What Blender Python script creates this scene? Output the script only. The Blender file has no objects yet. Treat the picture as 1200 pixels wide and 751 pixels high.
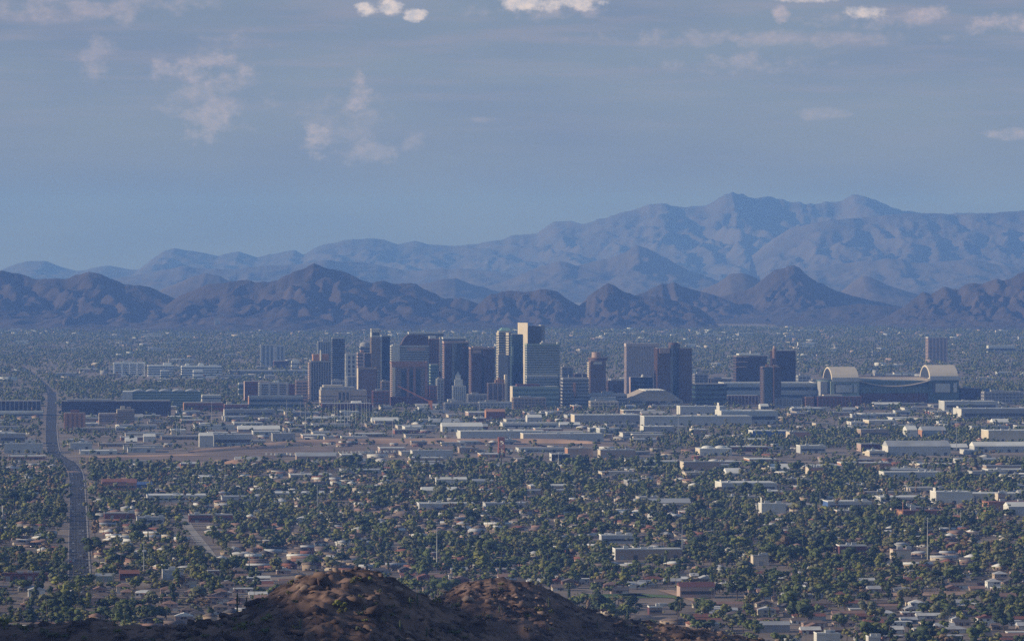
import bpy, math, random
import numpy as np
from mathutils import Vector

# ------------------------------------------------------------------ camera, light, exposure
PI = math.pi
F = 6330.0                 # focal length in photograph pixels (1200 wide)
H = 270.0                  # height of the viewpoint above the valley floor
HY = 300.0                 # photograph row of the eye level
GA = 0.09                  # the street grid is turned this much anticlockwise
SUN_AZ = math.radians(-96.0)
SUN_EL = math.radians(18.0)

sc = bpy.context.scene
COL = sc.collection
cam_d = bpy.data.cameras.new("camera")
cam = bpy.data.objects.new("camera", cam_d)
COL.objects.link(cam)
cam.location = (0, 0, H)
cam.rotation_euler = (PI / 2, 0, 0)
cam_d.sensor_width = 36.0
cam_d.lens = 36.0 * F / 1200.0
cam_d.shift_y = -(375.5 - HY) / 1200.0
cam_d.clip_start = 5.0
cam_d.clip_end = 200000.0
sc.camera = cam

SKY_STRENGTH = 0.113
SUN_STRENGTH = 5.0
EXPOSURE = -0.05

world = bpy.data.worlds.new("World")
sc.world = world
world.use_nodes = True
wt = world.node_tree
WN, WL = wt.nodes, wt.links
sky = WN.new("ShaderNodeTexSky")
sky.sky_type = 'NISHITA'
sky.sun_disc = False
sky.sun_elevation = SUN_EL
sky.sun_rotation = SUN_AZ % (2 * PI)
sky.altitude = 600
sky.air_density = 1.1
sky.dust_density = 0.4
sky.ozone_density = 3.0
bg = WN["Background"]
bg.inputs[1].default_value = SKY_STRENGTH


def wmath(op, a, b=None, c=None, clamp=False):
    n = WN.new("ShaderNodeMath")
    n.operation = op
    n.use_clamp = clamp
    for i, v in enumerate((a, b, c)):
        if v is None:
            continue
        if isinstance(v, (int, float)):
            n.inputs[i].default_value = v
        else:
            WL.new(v, n.inputs[i])
    return n.outputs[0]


def wmix(fac, a, b):
    n = WN.new("ShaderNodeMix")
    n.data_type = 'RGBA'
    for s, v in ((n.inputs[0], fac), (n.inputs[6], a), (n.inputs[7], b)):
        if isinstance(v, (int, float)):
            s.default_value = v
        elif isinstance(v, tuple):
            s.default_value = (*v, 1)
        else:
            WL.new(v, s)
    return n.outputs[2]


def wnoise(vec, scale, detail=5, rough=0.55):
    n = WN.new("ShaderNodeTexNoise")
    n.inputs["Scale"].default_value = scale
    n.inputs["Detail"].default_value = detail
    n.inputs["Roughness"].default_value = rough
    WL.new(vec, n.inputs["Vector"])
    return n.outputs[0]


def wstep(v, lo, hi):
    n = WN.new("ShaderNodeMapRange")
    n.interpolation_type = 'SMOOTHSTEP'
    n.inputs[1].default_value = lo
    n.inputs[2].default_value = hi
    WL.new(v, n.inputs[0])
    return n.outputs[0]


# clouds: by direction (azimuth and elevation), far beyond everything
tcd = WN.new("ShaderNodeTexCoord")
sep = WN.new("ShaderNodeSeparateXYZ")
WL.new(tcd.outputs["Generated"], sep.inputs[0])
az = wmath('ARCTAN2', sep.outputs[0], sep.outputs[1])
el = wmath('ARCSINE', sep.outputs[2])
azd = wmath('MULTIPLY', az, 180 / PI)
eld = wmath('MULTIPLY', el, 180 / PI)


def wvec(sx, sy, ox=0.0):
    n = WN.new("ShaderNodeCombineXYZ")
    WL.new(wmath('MULTIPLY_ADD', azd, sx, ox), n.inputs[0])
    WL.new(wmath('MULTIPLY', eld, sy), n.inputs[1])
    return n.outputs[0]


veil_n = wnoise(wvec(0.28, 1.1), 1.0, 4, 0.5)
streak_n = wnoise(wvec(0.55, 5.5, 3.3), 1.0, 6, 0.6)
puff_n = wnoise(wvec(3.0, 4.2, 7.0), 1.0, 8, 0.62)
hi_el = wstep(eld, 0.5, 2.4)
col = sky.outputs[0]
VEIL = (1.60, 2.0, 3.2)
low = wmath('SUBTRACT', 1.0, wstep(eld, 4.0, 22.0))
north = wmath('SUBTRACT', 1.0, wstep(wmath('ABSOLUTE', azd), 25.0, 65.0))
veil_f = wmath('MULTIPLY', wmath('MULTIPLY_ADD', wstep(veil_n, 0.3, 0.75), 0.16, 0.74), wmath('MULTIPLY', low, north))
col = wmix(veil_f, col, wmix(wstep(eld, 0.1, 1.9), (1.15, 1.25, 2.0), VEIL))
st_f = wmath('MULTIPLY', wmath('MULTIPLY', wstep(streak_n, 0.42, 0.72), hi_el), 0.55)
col = wmix(st_f, col, (3.1, 2.9, 3.6))
CLOUDS = [  # azimuth deg, elevation deg, half width, half height, strength (all small puffs low in the north)
    (-1.52, 2.60, 0.16, 0.09, 1.0), (-1.33, 2.64, 0.17, 0.10, 1.0), (-1.02, 2.55, 0.13, 0.08, .9),
    (0.12, 2.66, 0.34, 0.10, 1.0), (0.62, 2.68, 0.45, 0.08, .8), (3.10, 2.72, 0.35, 0.05, .7), (2.85, 2.56, 0.10, 0.10, .6),
    (3.75, 2.56, 0.28, 0.09, .7), (4.40, 2.56, 0.26, 0.09, .65), (5.15, 2.45, 0.45, 0.12, .6),
    (-3.25, 1.96, 0.52, 0.24, .55), (-3.20, 1.47, 0.38, 0.32, .5), (-4.40, 2.08, 0.26, 0.22, .35),
    (-1.66, 1.68, 0.17, 0.28, .62), (-2.08, 1.22, 0.18, 0.21, .62), (-1.55, 1.10, 0.30, 0.18, .4), (-1.05, 1.20, 0.16, 0.10, .3),
    (2.40, 2.03, 1.00, 0.12, .35), (5.30, 1.28, 0.36, 0.07, .5), (3.3, 1.5, .3, .07, .25), (-4.9, 2.72, .5, .06, .5), (-3.2, 1.80, .60, .55, .32), (-4.5, 2.62, 1.3, .16, .38), (2.6, 2.30, 1.9, .10, .34), (0.3, 2.60, .8, .13, .42), (3.9, 2.5, .9, .13, .36), (-1.8, 1.4, .5, .4, .26), (-0.3, 1.45, .2, .04, .3)]
acc_hi = None
acc_lo = None
for a_, e_, rw, rh, stg in CLOUDS:
    dx = wmath('MULTIPLY', wmath('SUBTRACT', azd, a_), 1 / rw)
    dy = wmath('MULTIPLY', wmath('SUBTRACT', eld, e_), 1 / rh)
    r2 = wmath('ADD', wmath('MULTIPLY', dx, dx), wmath('MULTIPLY', dy, dy))
    v = wmath('SUBTRACT', wmath('MULTIPLY_ADD', puff_n, 6.2, -2.2), r2)      # ragged outline
    f = wmath('MULTIPLY', wstep(v, -0.2, 1.0 if stg > .65 else 1.5), min(1.0, stg * 1.15))
    if stg > .65:
        acc_hi = f if acc_hi is None else wmath('MAXIMUM', acc_hi, f)
    else:
        acc_lo = f if acc_lo is None else wmath('MAXIMUM', acc_lo, f)
lump = wnoise(wvec(9.0, 12.0, 1.0), 1.0, 5, 0.6)
col = wmix(acc_lo, col, wmix(wstep(lump, .3, .7), (4.0, 3.7, 4.4), (5.6, 4.5, 4.8)))
col = wmix(acc_hi, col, wmix(wstep(lump, .3, .7), (5.0, 4.8, 5.4), (7.4, 6.2, 6.0)))
WL.new(col, bg.inputs[0])

sun_d = bpy.data.lights.new("sun", 'SUN')
sun_d.energy = SUN_STRENGTH
sun_d.angle = math.radians(0.53)
sun_d.color = (1.0, 0.85, 0.68)
sun = bpy.data.objects.new("sun", sun_d)
COL.objects.link(sun)
SD = Vector((math.sin(SUN_AZ) * math.cos(SUN_EL), math.cos(SUN_AZ) * math.cos(SUN_EL), math.sin(SUN_EL)))
sun.rotation_euler = SD.to_track_quat('Z', 'Y').to_euler()
sun.location = (-3000, 3000, 2500)

sc.view_settings.view_transform = 'Standard'
sc.view_settings.look = 'None'
sc.view_settings.gamma = 1.0
sc.view_settings.use_curve_mapping = False
sc.view_settings.exposure = EXPOSURE
sc.render.engine = 'CYCLES'
sc.cycles.max_bounces = 5
sc.cycles.diffuse_bounces = 2
sc.cycles.glossy_bounces = 2
sc.cycles.transmission_bounces = 2
sc.cycles.volume_bounces = 2
sc.cycles.transparent_max_bounces = 4
sc.cycles.use_denoising = False

HAZE_DENSITY = 3.55e-5
HAZE_COLOR = (0.18, 0.375, 1.0)
HAZE_ABSORB = (0.48, 0.62, 1.0)

# ------------------------------------------------------------------ helpers
rng = np.random.default_rng(7)
random.seed(7)
CA, SA = math.cos(GA), math.sin(GA)


def G(px, py):                      # ground point seen at a photograph position
    d = F * H / (py - HY)
    return (px - 600.0) * d / F, d


def dist(py):
    return F * H / (py - HY)


def P(px, py, d):
    return (px - 600.0) * d / F, d, H - (py - HY) * d / F


def pxy(X, Y, Z=0.0):
    return 600 + F * X / Y, HY + F * (H - Z) / Y


def link_rgb(nt, sock, base, var, scale, coord, var2=0.0):
    N, L = nt.nodes, nt.links
    t = N.new("ShaderNodeTexCoord")
    n = N.new("ShaderNodeTexNoise")
    n.inputs["Scale"].default_value = scale
    n.inputs["Detail"].default_value = 4
    L.new(t.outputs[coord], n.inputs["Vector"])
    m = N.new("ShaderNodeMix")
    m.data_type = 'RGBA'
    m.inputs[6].default_value = (*[max(0, c * (1 - var)) for c in base], 1)
    m.inputs[7].default_value = (*[min(1, c * (1 + var)) for c in base], 1)
    mr = N.new("ShaderNodeMapRange")
    mr.inputs[1].default_value = 0.3
    mr.inputs[2].default_value = 0.7
    L.new(n.outputs[0], mr.inputs[0])
    L.new(mr.outputs[0], m.inputs[0])
    out = m.outputs[2]
    if var2:
        oi = N.new("ShaderNodeObjectInfo")
        hs = N.new("ShaderNodeHueSaturation")
        ml = N.new("ShaderNodeMath")
        ml.operation = 'MULTIPLY_ADD'
        L.new(oi.outputs["Random"], ml.inputs[0])
        ml.inputs[1].default_value = 2 * var2
        ml.inputs[2].default_value = 1 - var2
        L.new(ml.outputs[0], hs.inputs["Value"])
        L.new(out, hs.inputs["Color"])
        out = hs.outputs[0]
    L.new(out, sock)


MATS = {}


def mat(name, rgb, rough=0.85, var=0.12, scale=0.2, coord="Object", var2=0.0, metal=0.0, spec=0.3):
    if name in MATS:
        return MATS[name]
    m = bpy.data.materials.new(name)
    m.use_nodes = True
    b = m.node_tree.nodes["Principled BSDF"]
    b.inputs["Roughness"].default_value = rough
    b.inputs["Metallic"].default_value = metal
    b.inputs["Specular IOR Level"].default_value = spec
    link_rgb(m.node_tree, b.inputs["Base Color"], rgb, var, scale, coord, var2)
    MATS[name] = m
    return m


# --- geometry as (verts Nx3, faces list of index tuples) ------------
def box(x0, x1, y0, y1, z0, z1):
    v = [(x0, y0, z0), (x1, y0, z0), (x1, y1, z0), (x0, y1, z0), (x0, y0, z1), (x1, y0, z1), (x1, y1, z1), (x0, y1, z1)]
    f = [(0, 3, 2, 1), (4, 5, 6, 7), (0, 1, 5, 4), (1, 2, 6, 5), (2, 3, 7, 6), (3, 0, 4, 7)]
    return v, f


def join(*gs):
    V, FF = [], []
    for v, f in gs:
        o = len(V)
        V += [tuple(p) for p in v]
        FF += [tuple(i + o for i in q) for q in f]
    return V, FF


def prism(poly, z0, z1, top=None):            # upright prism over an outline (anticlockwise)
    n = len(poly)
    t = top or poly
    v = [(x, y, z0) for x, y in poly] + [(x, y, z1) for x, y in t]
    f = [tuple(reversed(range(n))), tuple(range(n, 2 * n))] + [(i, (i + 1) % n, n + (i + 1) % n, n + i) for i in range(n)]
    return v, f


def extrude_y(poly, y0, y1):                  # outline in x,z pushed along y
    n = len(poly)
    v = [(x, y0, z) for x, z in poly] + [(x, y1, z) for x, z in poly]
    f = [tuple(range(n)), tuple(reversed(range(n, 2 * n)))] + [(i, n + i, n + (i + 1) % n, (i + 1) % n) for i in range(n)]
    return v, f


def extrude_x(poly, x0, x1):                  # outline in y,z pushed along x
    n = len(poly)
    v = [(x0, y, z) for y, z in poly] + [(x1, y, z) for y, z in poly]
    f = [tuple(reversed(range(n))), tuple(range(n, 2 * n))] + [((i + 1) % n, n + (i + 1) % n, n + i, i) for i in range(n)]
    return v, f


def cyl(r, z0, z1, n=16, r1=None, cx=0, cy=0):
    r1 = r if r1 is None else r1
    a = [2 * PI * k / n for k in range(n)]
    return prism([(cx + r * math.cos(t), cy + r * math.sin(t)) for t in a], z0, z1, [(cx + r1 * math.cos(t), cy + r1 * math.sin(t)) for t in a])


def bar(p, q, r0, r1=None, n=5):
    r1 = r0 if r1 is None else r1
    p, q = Vector(p), Vector(q)
    d = (q - p).normalized()
    s = d.cross(Vector((0, 0, 1)) if abs(d.z) < .9 else Vector((1, 0, 0))).normalized()
    t = d.cross(s)
    v = []
    for c, r in ((p, r0), (q, r1)):
        for k in range(n):
            a = 2 * PI * k / n
            v.append(tuple(c + s * (r * math.cos(a)) + t * (r * math.sin(a))))
    f = [tuple(range(n)), tuple(reversed(range(n, 2 * n)))] + [(i, n + i, n + (i + 1) % n, (i + 1) % n) for i in range(n)]
    return v, f


def mesh_of(g, name, mats):
    m = bpy.data.meshes.new(name)
    m.from_pydata([tuple(p) for p in g[0]], [], g[1])
    for x in (mats if isinstance(mats, (list, tuple)) else [mats]):
        m.materials.append(x)
    m.update()
    return m


def part(name, g, m, parent, loc=(0, 0, 0)):
    me = g if isinstance(g, bpy.types.Mesh) else mesh_of(g, name, m)
    o = bpy.data.objects.new(name, me)
    COL.objects.link(o)
    o.parent = parent
    o.location = loc
    return o


def copy_part(o, parent, dz=0.0, loc=None):
    c = o.copy()
    COL.objects.link(c)
    c.parent = parent
    c.location = loc if loc is not None else (o.location.x, o.location.y, o.location.z + dz)
    return c


USED = {}
PENDING = []          # things whose label may still need telling apart from a twin's


def thing(name, label, cat, loc=(0, 0, 0), rz=0.0, group=None, data=None):
    o = bpy.data.objects.new(name, data)
    COL.objects.link(o)
    o.location = loc
    o.rotation_euler = (0, 0, rz)
    o["label"] = label
    o["category"] = cat
    if group:
        o["group"] = group
    return o


def tell_apart(o, label, where=None):
    PENDING.append((o, label, where))


def copy_tree(src, name, loc, rz, label, cat, group):
    r = src.copy()
    r.name = name
    COL.objects.link(r)
    r.location = loc
    r.rotation_euler = (0, 0, rz)
    r["label"] = label
    r["category"] = cat
    r["group"] = group
    for ch in src.children:
        c = ch.copy()
        COL.objects.link(c)
        c.parent = r
        for g in ch.children:
            d = g.copy()
            COL.objects.link(d)
            d.parent = c
    return r


def structure(name, V, T, mats, smooth=False, kind='structure', midx=None):
    V = np.asarray(V, dtype=np.float32)
    T = np.asarray(T, dtype=np.int32)
    k = T.shape[1]
    me = bpy.data.meshes.new(name)
    me.vertices.add(len(V))
    me.vertices.foreach_set("co", V.ravel())
    me.loops.add(T.size)
    me.loops.foreach_set("vertex_index", T.ravel())
    me.polygons.add(len(T))
    me.polygons.foreach_set("loop_start", np.arange(0, T.size, k, dtype=np.int32))
    me.polygons.foreach_set("loop_total", np.full(len(T), k, dtype=np.int32))
    if smooth:
        me.polygons.foreach_set("use_smooth", np.ones(len(T), dtype=bool))
    for x in (mats if isinstance(mats, (list, tuple)) else [mats]):
        me.materials.append(x)
    if midx is not None:
        me.polygons.foreach_set("material_index", np.asarray(midx, dtype=np.int32))
    me.update(calc_edges=True)
    me.validate()
    o = bpy.data.objects.new(name, me)
    COL.objects.link(o)
    o["kind"] = kind
    return o


class Buf:                                     # many copies of small templates, one mesh of triangles
    def __init__(s):
        s.V, s.T, s.M, s.n = [], [], [], 0

    def inst(s, tpl, pos, scl, rot, mats):
        """tpl (verts, tris); pos Kx3; scl Kx3; rot K; mats K (material slot of each copy) or a (K, ntris) table"""
        v, t = tpl
        K = len(pos)
        if K == 0:
            return
        c, n_ = np.cos(rot)[:, None], np.sin(rot)[:, None]
        p = v[None] * scl[:, None, :]
        x = p[..., 0] * c - p[..., 1] * n_
        y = p[..., 0] * n_ + p[..., 1] * c
        w = np.stack([x, y, p[..., 2]], -1) + pos[:, None, :]
        s.V.append(w.reshape(-1, 3))
        s.T.append((t[None] + (np.arange(K) * len(v))[:, None, None]).reshape(-1, 3) + s.n)
        m = np.asarray(mats)
        s.M.append(m.ravel() if m.ndim == 2 else np.repeat(m, len(t)))
        s.n += K * len(v)

    def build(s, name, mats, kind='stuff'):
        if not s.V:
            return None
        V, T, M = (np.concatenate(q) for q in (s.V, s.T, s.M))
        s.V, s.T, s.M = [], [], []
        return structure(name, V, T, mats, kind=kind, midx=M)


def tris(g):
    v, f = g
    t = []
    for q in f:
        for i in range(1, len(q) - 1):
            t.append((q[0], q[i], q[i + 1]))
    return np.array(v, dtype=np.float64), np.array(t, dtype=np.int32)


# --- noise ------------------------------------------------------------
_tab = np.random.default_rng(3).random((256, 256))


def vnoise(x, y, seed=0):
    x = np.asarray(x) + seed * 17.31
    y = np.asarray(y) + seed * 9.77
    xi, yi = np.floor(x).astype(int), np.floor(y).astype(int)
    fx, fy = x - xi, y - yi
    fx, fy = fx * fx * (3 - 2 * fx), fy * fy * (3 - 2 * fy)
    a = _tab[xi & 255, yi & 255]
    b = _tab[(xi + 1) & 255, yi & 255]
    c = _tab[xi & 255, (yi + 1) & 255]
    d = _tab[(xi + 1) & 255, (yi + 1) & 255]
    return (a * (1 - fx) + b * fx) * (1 - fy) + (c * (1 - fx) + d * fx) * fy


def fbm(x, y, seed=0, oct=4):
    s, a, t = 0, 1.0, 0
    for k in range(oct):
        s = s + a * vnoise(x * 2 ** k, y * 2 ** k, seed + k)
        t += a
        a *= .5
    return s / t


def ridged(x, y, seed=0, oct=4):
    s, a, t = 0, 1.0, 0
    for k in range(oct):
        s = s + a * (1 - np.abs(2 * vnoise(x * 2 ** k, y * 2 ** k, seed + k) - 1))
        t += a
        a *= .5
    return s / t


def grid_faces(nx, ny):
    i = np.arange(nx - 1)[None, :] + np.arange(ny - 1)[:, None] * nx
    i = i.ravel()
    return np.stack([i, i + 1, i + 1 + nx, i + nx], 1)

# ------------------------------------------------------------------ ground and terrain
M_GROUND = mat("valley ground", (0.21, 0.165, 0.13), 0.95, 0.4, 0.012)
M_ASPH = mat("asphalt", (0.038, 0.037, 0.040), 0.9, 0.2, 0.05)
M_PAINT = mat("road paint", (0.28, 0.27, 0.24), 0.8, 0.1, 0.3)
M_PAVE = mat("concrete path", (0.33, 0.29, 0.25), 0.9, 0.15, 0.1)
M_SAND = mat("river sand", (0.42, 0.27, 0.185), 0.95, 0.3, 0.02)
M_SAND_DARK = mat("dark river soil", (0.20, 0.145, 0.115), 0.95, 0.35, 0.02)  # darker tone of the river sand
M_LAWN = mat("lawn", (0.10, 0.16, 0.05), 0.9, 0.25, 0.1)

structure("ground", [(-16000, -2000, 0), (16000, -2000, 0), (16000, 52000, 0), (-16000, 52000, 0)], [(0, 1, 2, 3)], M_GROUND)


def crest(pts, d, xs):
    px = [600 + F * 0 + 0 for _ in ()]
    X = np.array([(p[0] - 600) * d / F for p in pts])
    Z = np.array([H - (p[1] - HY) * d / F for p in pts])
    return np.interp(xs, X, Z)


def mountain(name, pts, d, wf, wb, step, wl, amp, m, seed, rough=0.10, foot=1.25):
    xa, xb = (pts[0][0] - 600) * d / F, (pts[-1][0] - 600) * d / F
    xs = np.arange(xa, xb + step, step)
    step, wl = step * .36, wl * (.60 if d < 25000 else .95)
    amp = amp if d < 25000 else amp * .44
    xs = np.arange(xa, xb + step, step)
    ts = np.concatenate([np.linspace(-1, 0, int(wf / step / 1.8) + 1), np.linspace(0, 1, max(8, int(wb / step / 5)))[1:]])
    C = crest(pts, d, xs)
    C = C + (fbm(xs / (wl * .25), 0 * xs, seed + 5, 5) - .5) * rough * 1.3 * C - (1 - ridged(xs / (wl * .16), 0 * xs + 2, seed + 6, 4)) * rough * .8 * C + rough * .3 * C
    wig = (fbm(xs / (wl * 1.3), 0 * xs + 3, seed + 8, 4) - .5) * wl * 2.0
    X, T = np.meshgrid(xs, ts)
    W = np.where(T < 0, wf, wb)
    Y = d + wig[None] + T * W
    a = np.abs(T)
    prof = (1 - a) ** foot
    ph = X / wl * 1.9 + (Y - d) / wl * .35 + fbm(X / (wl * .9), Y / (wl * .9), seed + 40, 3) * 2.4
    ph2 = X / wl * 4.6 - (Y - d) / wl * 1.1 + fbm(X / (wl * .4), Y / (wl * .4), seed + 60, 3) * 2.6
    t1 = np.abs(2 * (ph % 1) - 1)
    t2 = np.abs(2 * (ph2 % 1) - 1)
    k1, k2 = (.50, .26) if d < 25000 else (.66, .16)
    sp = k1 * t1 + k2 * t2 + (1 - k1 - k2) * ridged(X / (wl * .35), Y / (wl * .5), seed, 5)
    carve = (1 - sp) * amp * 1.5 * np.clip(3.2 * a, 0, 1) * (1 - .35 * a)
    small = (ridged(X / (wl * .2), Y / (wl * .26), seed + 20, 4) - .62) * .17 * np.clip(3 * a, 0, 1) * (1 - a)
    Z = np.maximum(C[None], 2) * np.clip(prof * (1 - carve) + small, 0, 2)
    Z = np.where(a > .985, -6, Z)
    V = np.stack([X, Y, Z], -1).reshape(-1, 3)
    return structure(name, V, grid_faces(len(xs), len(ts)), m, smooth=False)


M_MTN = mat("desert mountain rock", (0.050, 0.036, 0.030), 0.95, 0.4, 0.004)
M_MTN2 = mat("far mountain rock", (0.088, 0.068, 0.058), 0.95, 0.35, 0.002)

mountain("mountain_range", [(-160, 322), (-60, 326), (0, 318), (20, 322), (40, 326), (60, 325), (90, 320.5), (108, 318.5), (120, 323), (147, 333), (165, 333.5), (180, 339), (205, 350), (225, 366), (245, 384)],
         21000, 1900, 1100, 16, 620, .62, M_MTN, 11)
mountain("mountain_range", [(140, 385), (170, 374), (190, 360), (207, 348), (225, 340), (245, 333), (262, 331), (280, 328), (300, 331), (312, 331), (325, 329), (345, 318), (368, 309.5), (385, 313), (405, 319), (420, 326), (435, 332), (450, 329), (462, 333), (485, 334), (500, 341), (520, 350), (540, 349), (565, 357), (580, 362), (600, 371), (625, 384)],
         20600, 1900, 1100, 16, 680, .62, M_MTN, 23)
mountain("hills", [(545, 372), (562, 355), (575, 345), (600, 341), (615, 343), (640, 339), (655, 343), (662, 349), (680, 360), (700, 372)], 20300, 900, 700, 14, 380, .62, M_MTN, 31)
mountain("hills", [(655, 375), (675, 362), (690, 348), (700, 339), (712, 332), (722, 337), (735, 343), (750, 347), (775, 348), (800, 353), (822, 363), (835, 373)], 20400, 1000, 700, 14, 380, .62, M_MTN, 37)
mountain("hills", [(725, 362), (745, 347), (765, 338), (775, 333), (790, 332), (805, 336), (830, 343), (855, 352), (880, 365)], 22600, 900, 700, 16, 420, .55, M_MTN, 41)
mountain("hills", [(810, 366), (840, 350), (860, 342), (880, 336), (890, 329), (900, 322), (910, 316), (922, 314), (935, 315), (945, 325), (960, 332), (980, 341), (1000, 347), (1030, 353), (1060, 360), (1090, 368)], 23200, 1700, 1000, 16, 520, .5, M_MTN, 43, foot=1.6)
mountain("mountain_range", [(1015, 380), (1040, 370), (1055, 361), (1070, 350), (1082, 341), (1090, 345), (1105, 337), (1120, 340), (1130, 335), (1150, 332), (1165, 325), (1180, 327), (1190, 322), (1205, 318), (1260, 308), (1340, 312)],
         20800, 1500, 1000, 16, 420, .62, M_MTN, 47)
mountain("hills", [(45, 386), (70, 376), (80, 371), (90, 376), (115, 386)], 19600, 260, 260, 9, 150, .5, M_MTN, 49)
mountain("hills", [(900, 372), (960, 362), (1010, 357), (1050, 360), (1090, 366), (1130, 374)], 21500, 900, 700, 18, 500, .4, M_MTN, 50, foot=1.5)
# hazier middle distance
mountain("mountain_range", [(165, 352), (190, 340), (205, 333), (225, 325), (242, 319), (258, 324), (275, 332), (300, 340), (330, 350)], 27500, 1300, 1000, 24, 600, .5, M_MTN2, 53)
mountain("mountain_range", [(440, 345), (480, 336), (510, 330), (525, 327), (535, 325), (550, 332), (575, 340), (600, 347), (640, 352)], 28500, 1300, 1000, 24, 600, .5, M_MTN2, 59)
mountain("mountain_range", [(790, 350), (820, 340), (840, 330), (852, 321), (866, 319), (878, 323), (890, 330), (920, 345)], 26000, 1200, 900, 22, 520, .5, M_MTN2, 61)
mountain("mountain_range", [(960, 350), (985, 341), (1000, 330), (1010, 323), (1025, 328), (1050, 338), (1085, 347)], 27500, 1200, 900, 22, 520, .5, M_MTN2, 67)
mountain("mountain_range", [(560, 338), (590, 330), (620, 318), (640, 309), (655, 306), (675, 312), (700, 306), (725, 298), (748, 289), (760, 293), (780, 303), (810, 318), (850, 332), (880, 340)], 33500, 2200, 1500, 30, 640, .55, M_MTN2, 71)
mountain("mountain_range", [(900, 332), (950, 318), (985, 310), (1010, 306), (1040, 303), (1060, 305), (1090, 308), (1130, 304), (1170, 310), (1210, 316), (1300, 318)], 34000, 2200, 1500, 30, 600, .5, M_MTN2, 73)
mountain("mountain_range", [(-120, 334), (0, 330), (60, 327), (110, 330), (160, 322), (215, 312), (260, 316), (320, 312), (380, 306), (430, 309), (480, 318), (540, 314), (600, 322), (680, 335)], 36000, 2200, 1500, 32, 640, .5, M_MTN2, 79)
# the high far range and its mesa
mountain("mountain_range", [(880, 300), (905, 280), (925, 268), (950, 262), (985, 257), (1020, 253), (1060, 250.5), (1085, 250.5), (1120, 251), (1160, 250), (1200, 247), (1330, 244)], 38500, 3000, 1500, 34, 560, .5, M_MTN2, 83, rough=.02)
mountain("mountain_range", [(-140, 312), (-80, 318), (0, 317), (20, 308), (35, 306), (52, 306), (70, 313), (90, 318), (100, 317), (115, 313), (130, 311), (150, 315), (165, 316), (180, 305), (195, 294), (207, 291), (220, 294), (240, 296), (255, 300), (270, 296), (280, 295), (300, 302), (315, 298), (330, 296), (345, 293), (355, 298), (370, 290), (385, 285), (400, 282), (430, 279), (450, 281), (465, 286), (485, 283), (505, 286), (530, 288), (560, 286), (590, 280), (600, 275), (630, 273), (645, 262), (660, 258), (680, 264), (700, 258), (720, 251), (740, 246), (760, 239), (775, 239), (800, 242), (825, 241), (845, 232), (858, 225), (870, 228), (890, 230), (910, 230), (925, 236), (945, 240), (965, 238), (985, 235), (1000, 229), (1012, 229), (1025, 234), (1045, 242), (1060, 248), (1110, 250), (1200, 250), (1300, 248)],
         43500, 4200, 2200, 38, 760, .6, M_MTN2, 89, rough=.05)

# ------------------------------------------------------------------ rocky foreground hills (with the ridge beside them that shades them)
R1 = [(-140, 738), (-40, 742), (0, 737), (60, 735), (95, 727), (110, 724), (125, 728), (145, 735), (190, 732), (225, 727), (255, 722), (290, 710), (315, 696), (335, 684), (355, 674), (390, 668.5), (420, 669), (445, 673), (470, 683), (500, 700), (530, 716), (560, 731), (600, 752), (660, 790), (760, 850), (1300, 1000)]
R2 = [(-140, 960), (380, 860), (440, 770), (480, 725), (515, 703), (530, 692), (548, 683), (575, 679), (600, 681), (625, 685), (645, 692), (665, 702), (690, 715), (720, 720), (780, 728), (830, 735), (870, 742), (900, 750), (960, 762), (1100, 790), (1300, 830)]
YC1, YC2 = 1650.0, 2150.0


def hill_z(X, Y):
    X, Y = np.asarray(X, float), np.asarray(Y, float)
    c1, c2 = crest(R1, YC1, X * YC1 / np.maximum(Y, 1200) * 0 + X), crest(R2, YC2, X)
    w1 = Y - YC1 - (fbm(X / 60, X * 0, 5, 3) - .5) * 60
    w2 = Y - YC2 - (fbm(X / 60, X * 0 + 9, 6, 3) - .5) * 60
    h1 = c1 - np.where(w1 < 0, -w1 * .21 * (1 - np.exp(w1 / 40)), w1 * .42)
    h2 = c2 - np.where(w2 < 0, -w2 * .17 * (1 - np.exp(w2 / 50)), w2 * .30)
    base = np.interp(Y, [-300, -48, -20, 60, 150, 800, 1500, 2300, 3000, 3650], [266, 268, 262, 225, 205, 95, 70, 70, 30, -4])
    hw = np.interp(Y, [-300, 400, 1200, 1500, 1700, 2000, 2150, 2400, 3000, 3650], [120, 250, 410, 443, 441, 427, 424, 384, 120, -4])
    hw = hw + (fbm(Y / 60, Y * 0, 15, 3) - .5) * 18
    h3 = hw - np.abs(X + 900) * .62
    z = np.maximum(np.maximum(h1, h2), np.maximum(base, h3))
    fade = np.clip((3650 - Y) / 600, 0, 1) * np.clip((Y - 60) / 200, 0, 1)
    n = (fbm(X / 38, Y / 38, 31, 3) - .5) * 7 + (ridged(X / 14, Y / 11, 37, 4) - .6) * 3.6 + (ridged(X / 4.6, Y / 3.8, 43, 4) - .6) * 3.4
    near_crest = np.minimum(1, np.minimum(np.abs(w1) / 40, np.abs(w2) / 40) * .35 + .65)
    return z + n * fade * near_crest


xs = np.concatenate([np.arange(-1700, -300, 22), np.arange(-300, -190, 4), np.arange(-190, 200, .75), np.arange(200, 330, 4), np.arange(330, 1100, 22)])
ys = np.concatenate([np.arange(-300, 1330, 24), np.arange(1330, 1720, 1.4), np.arange(1720, 2360, 2.2), np.arange(2360, 3670, 22)])
XX, YY = np.meshgrid(xs, ys)
M_HILL = bpy.data.materials.new("desert hillside")
M_HILL.use_nodes = True


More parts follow.
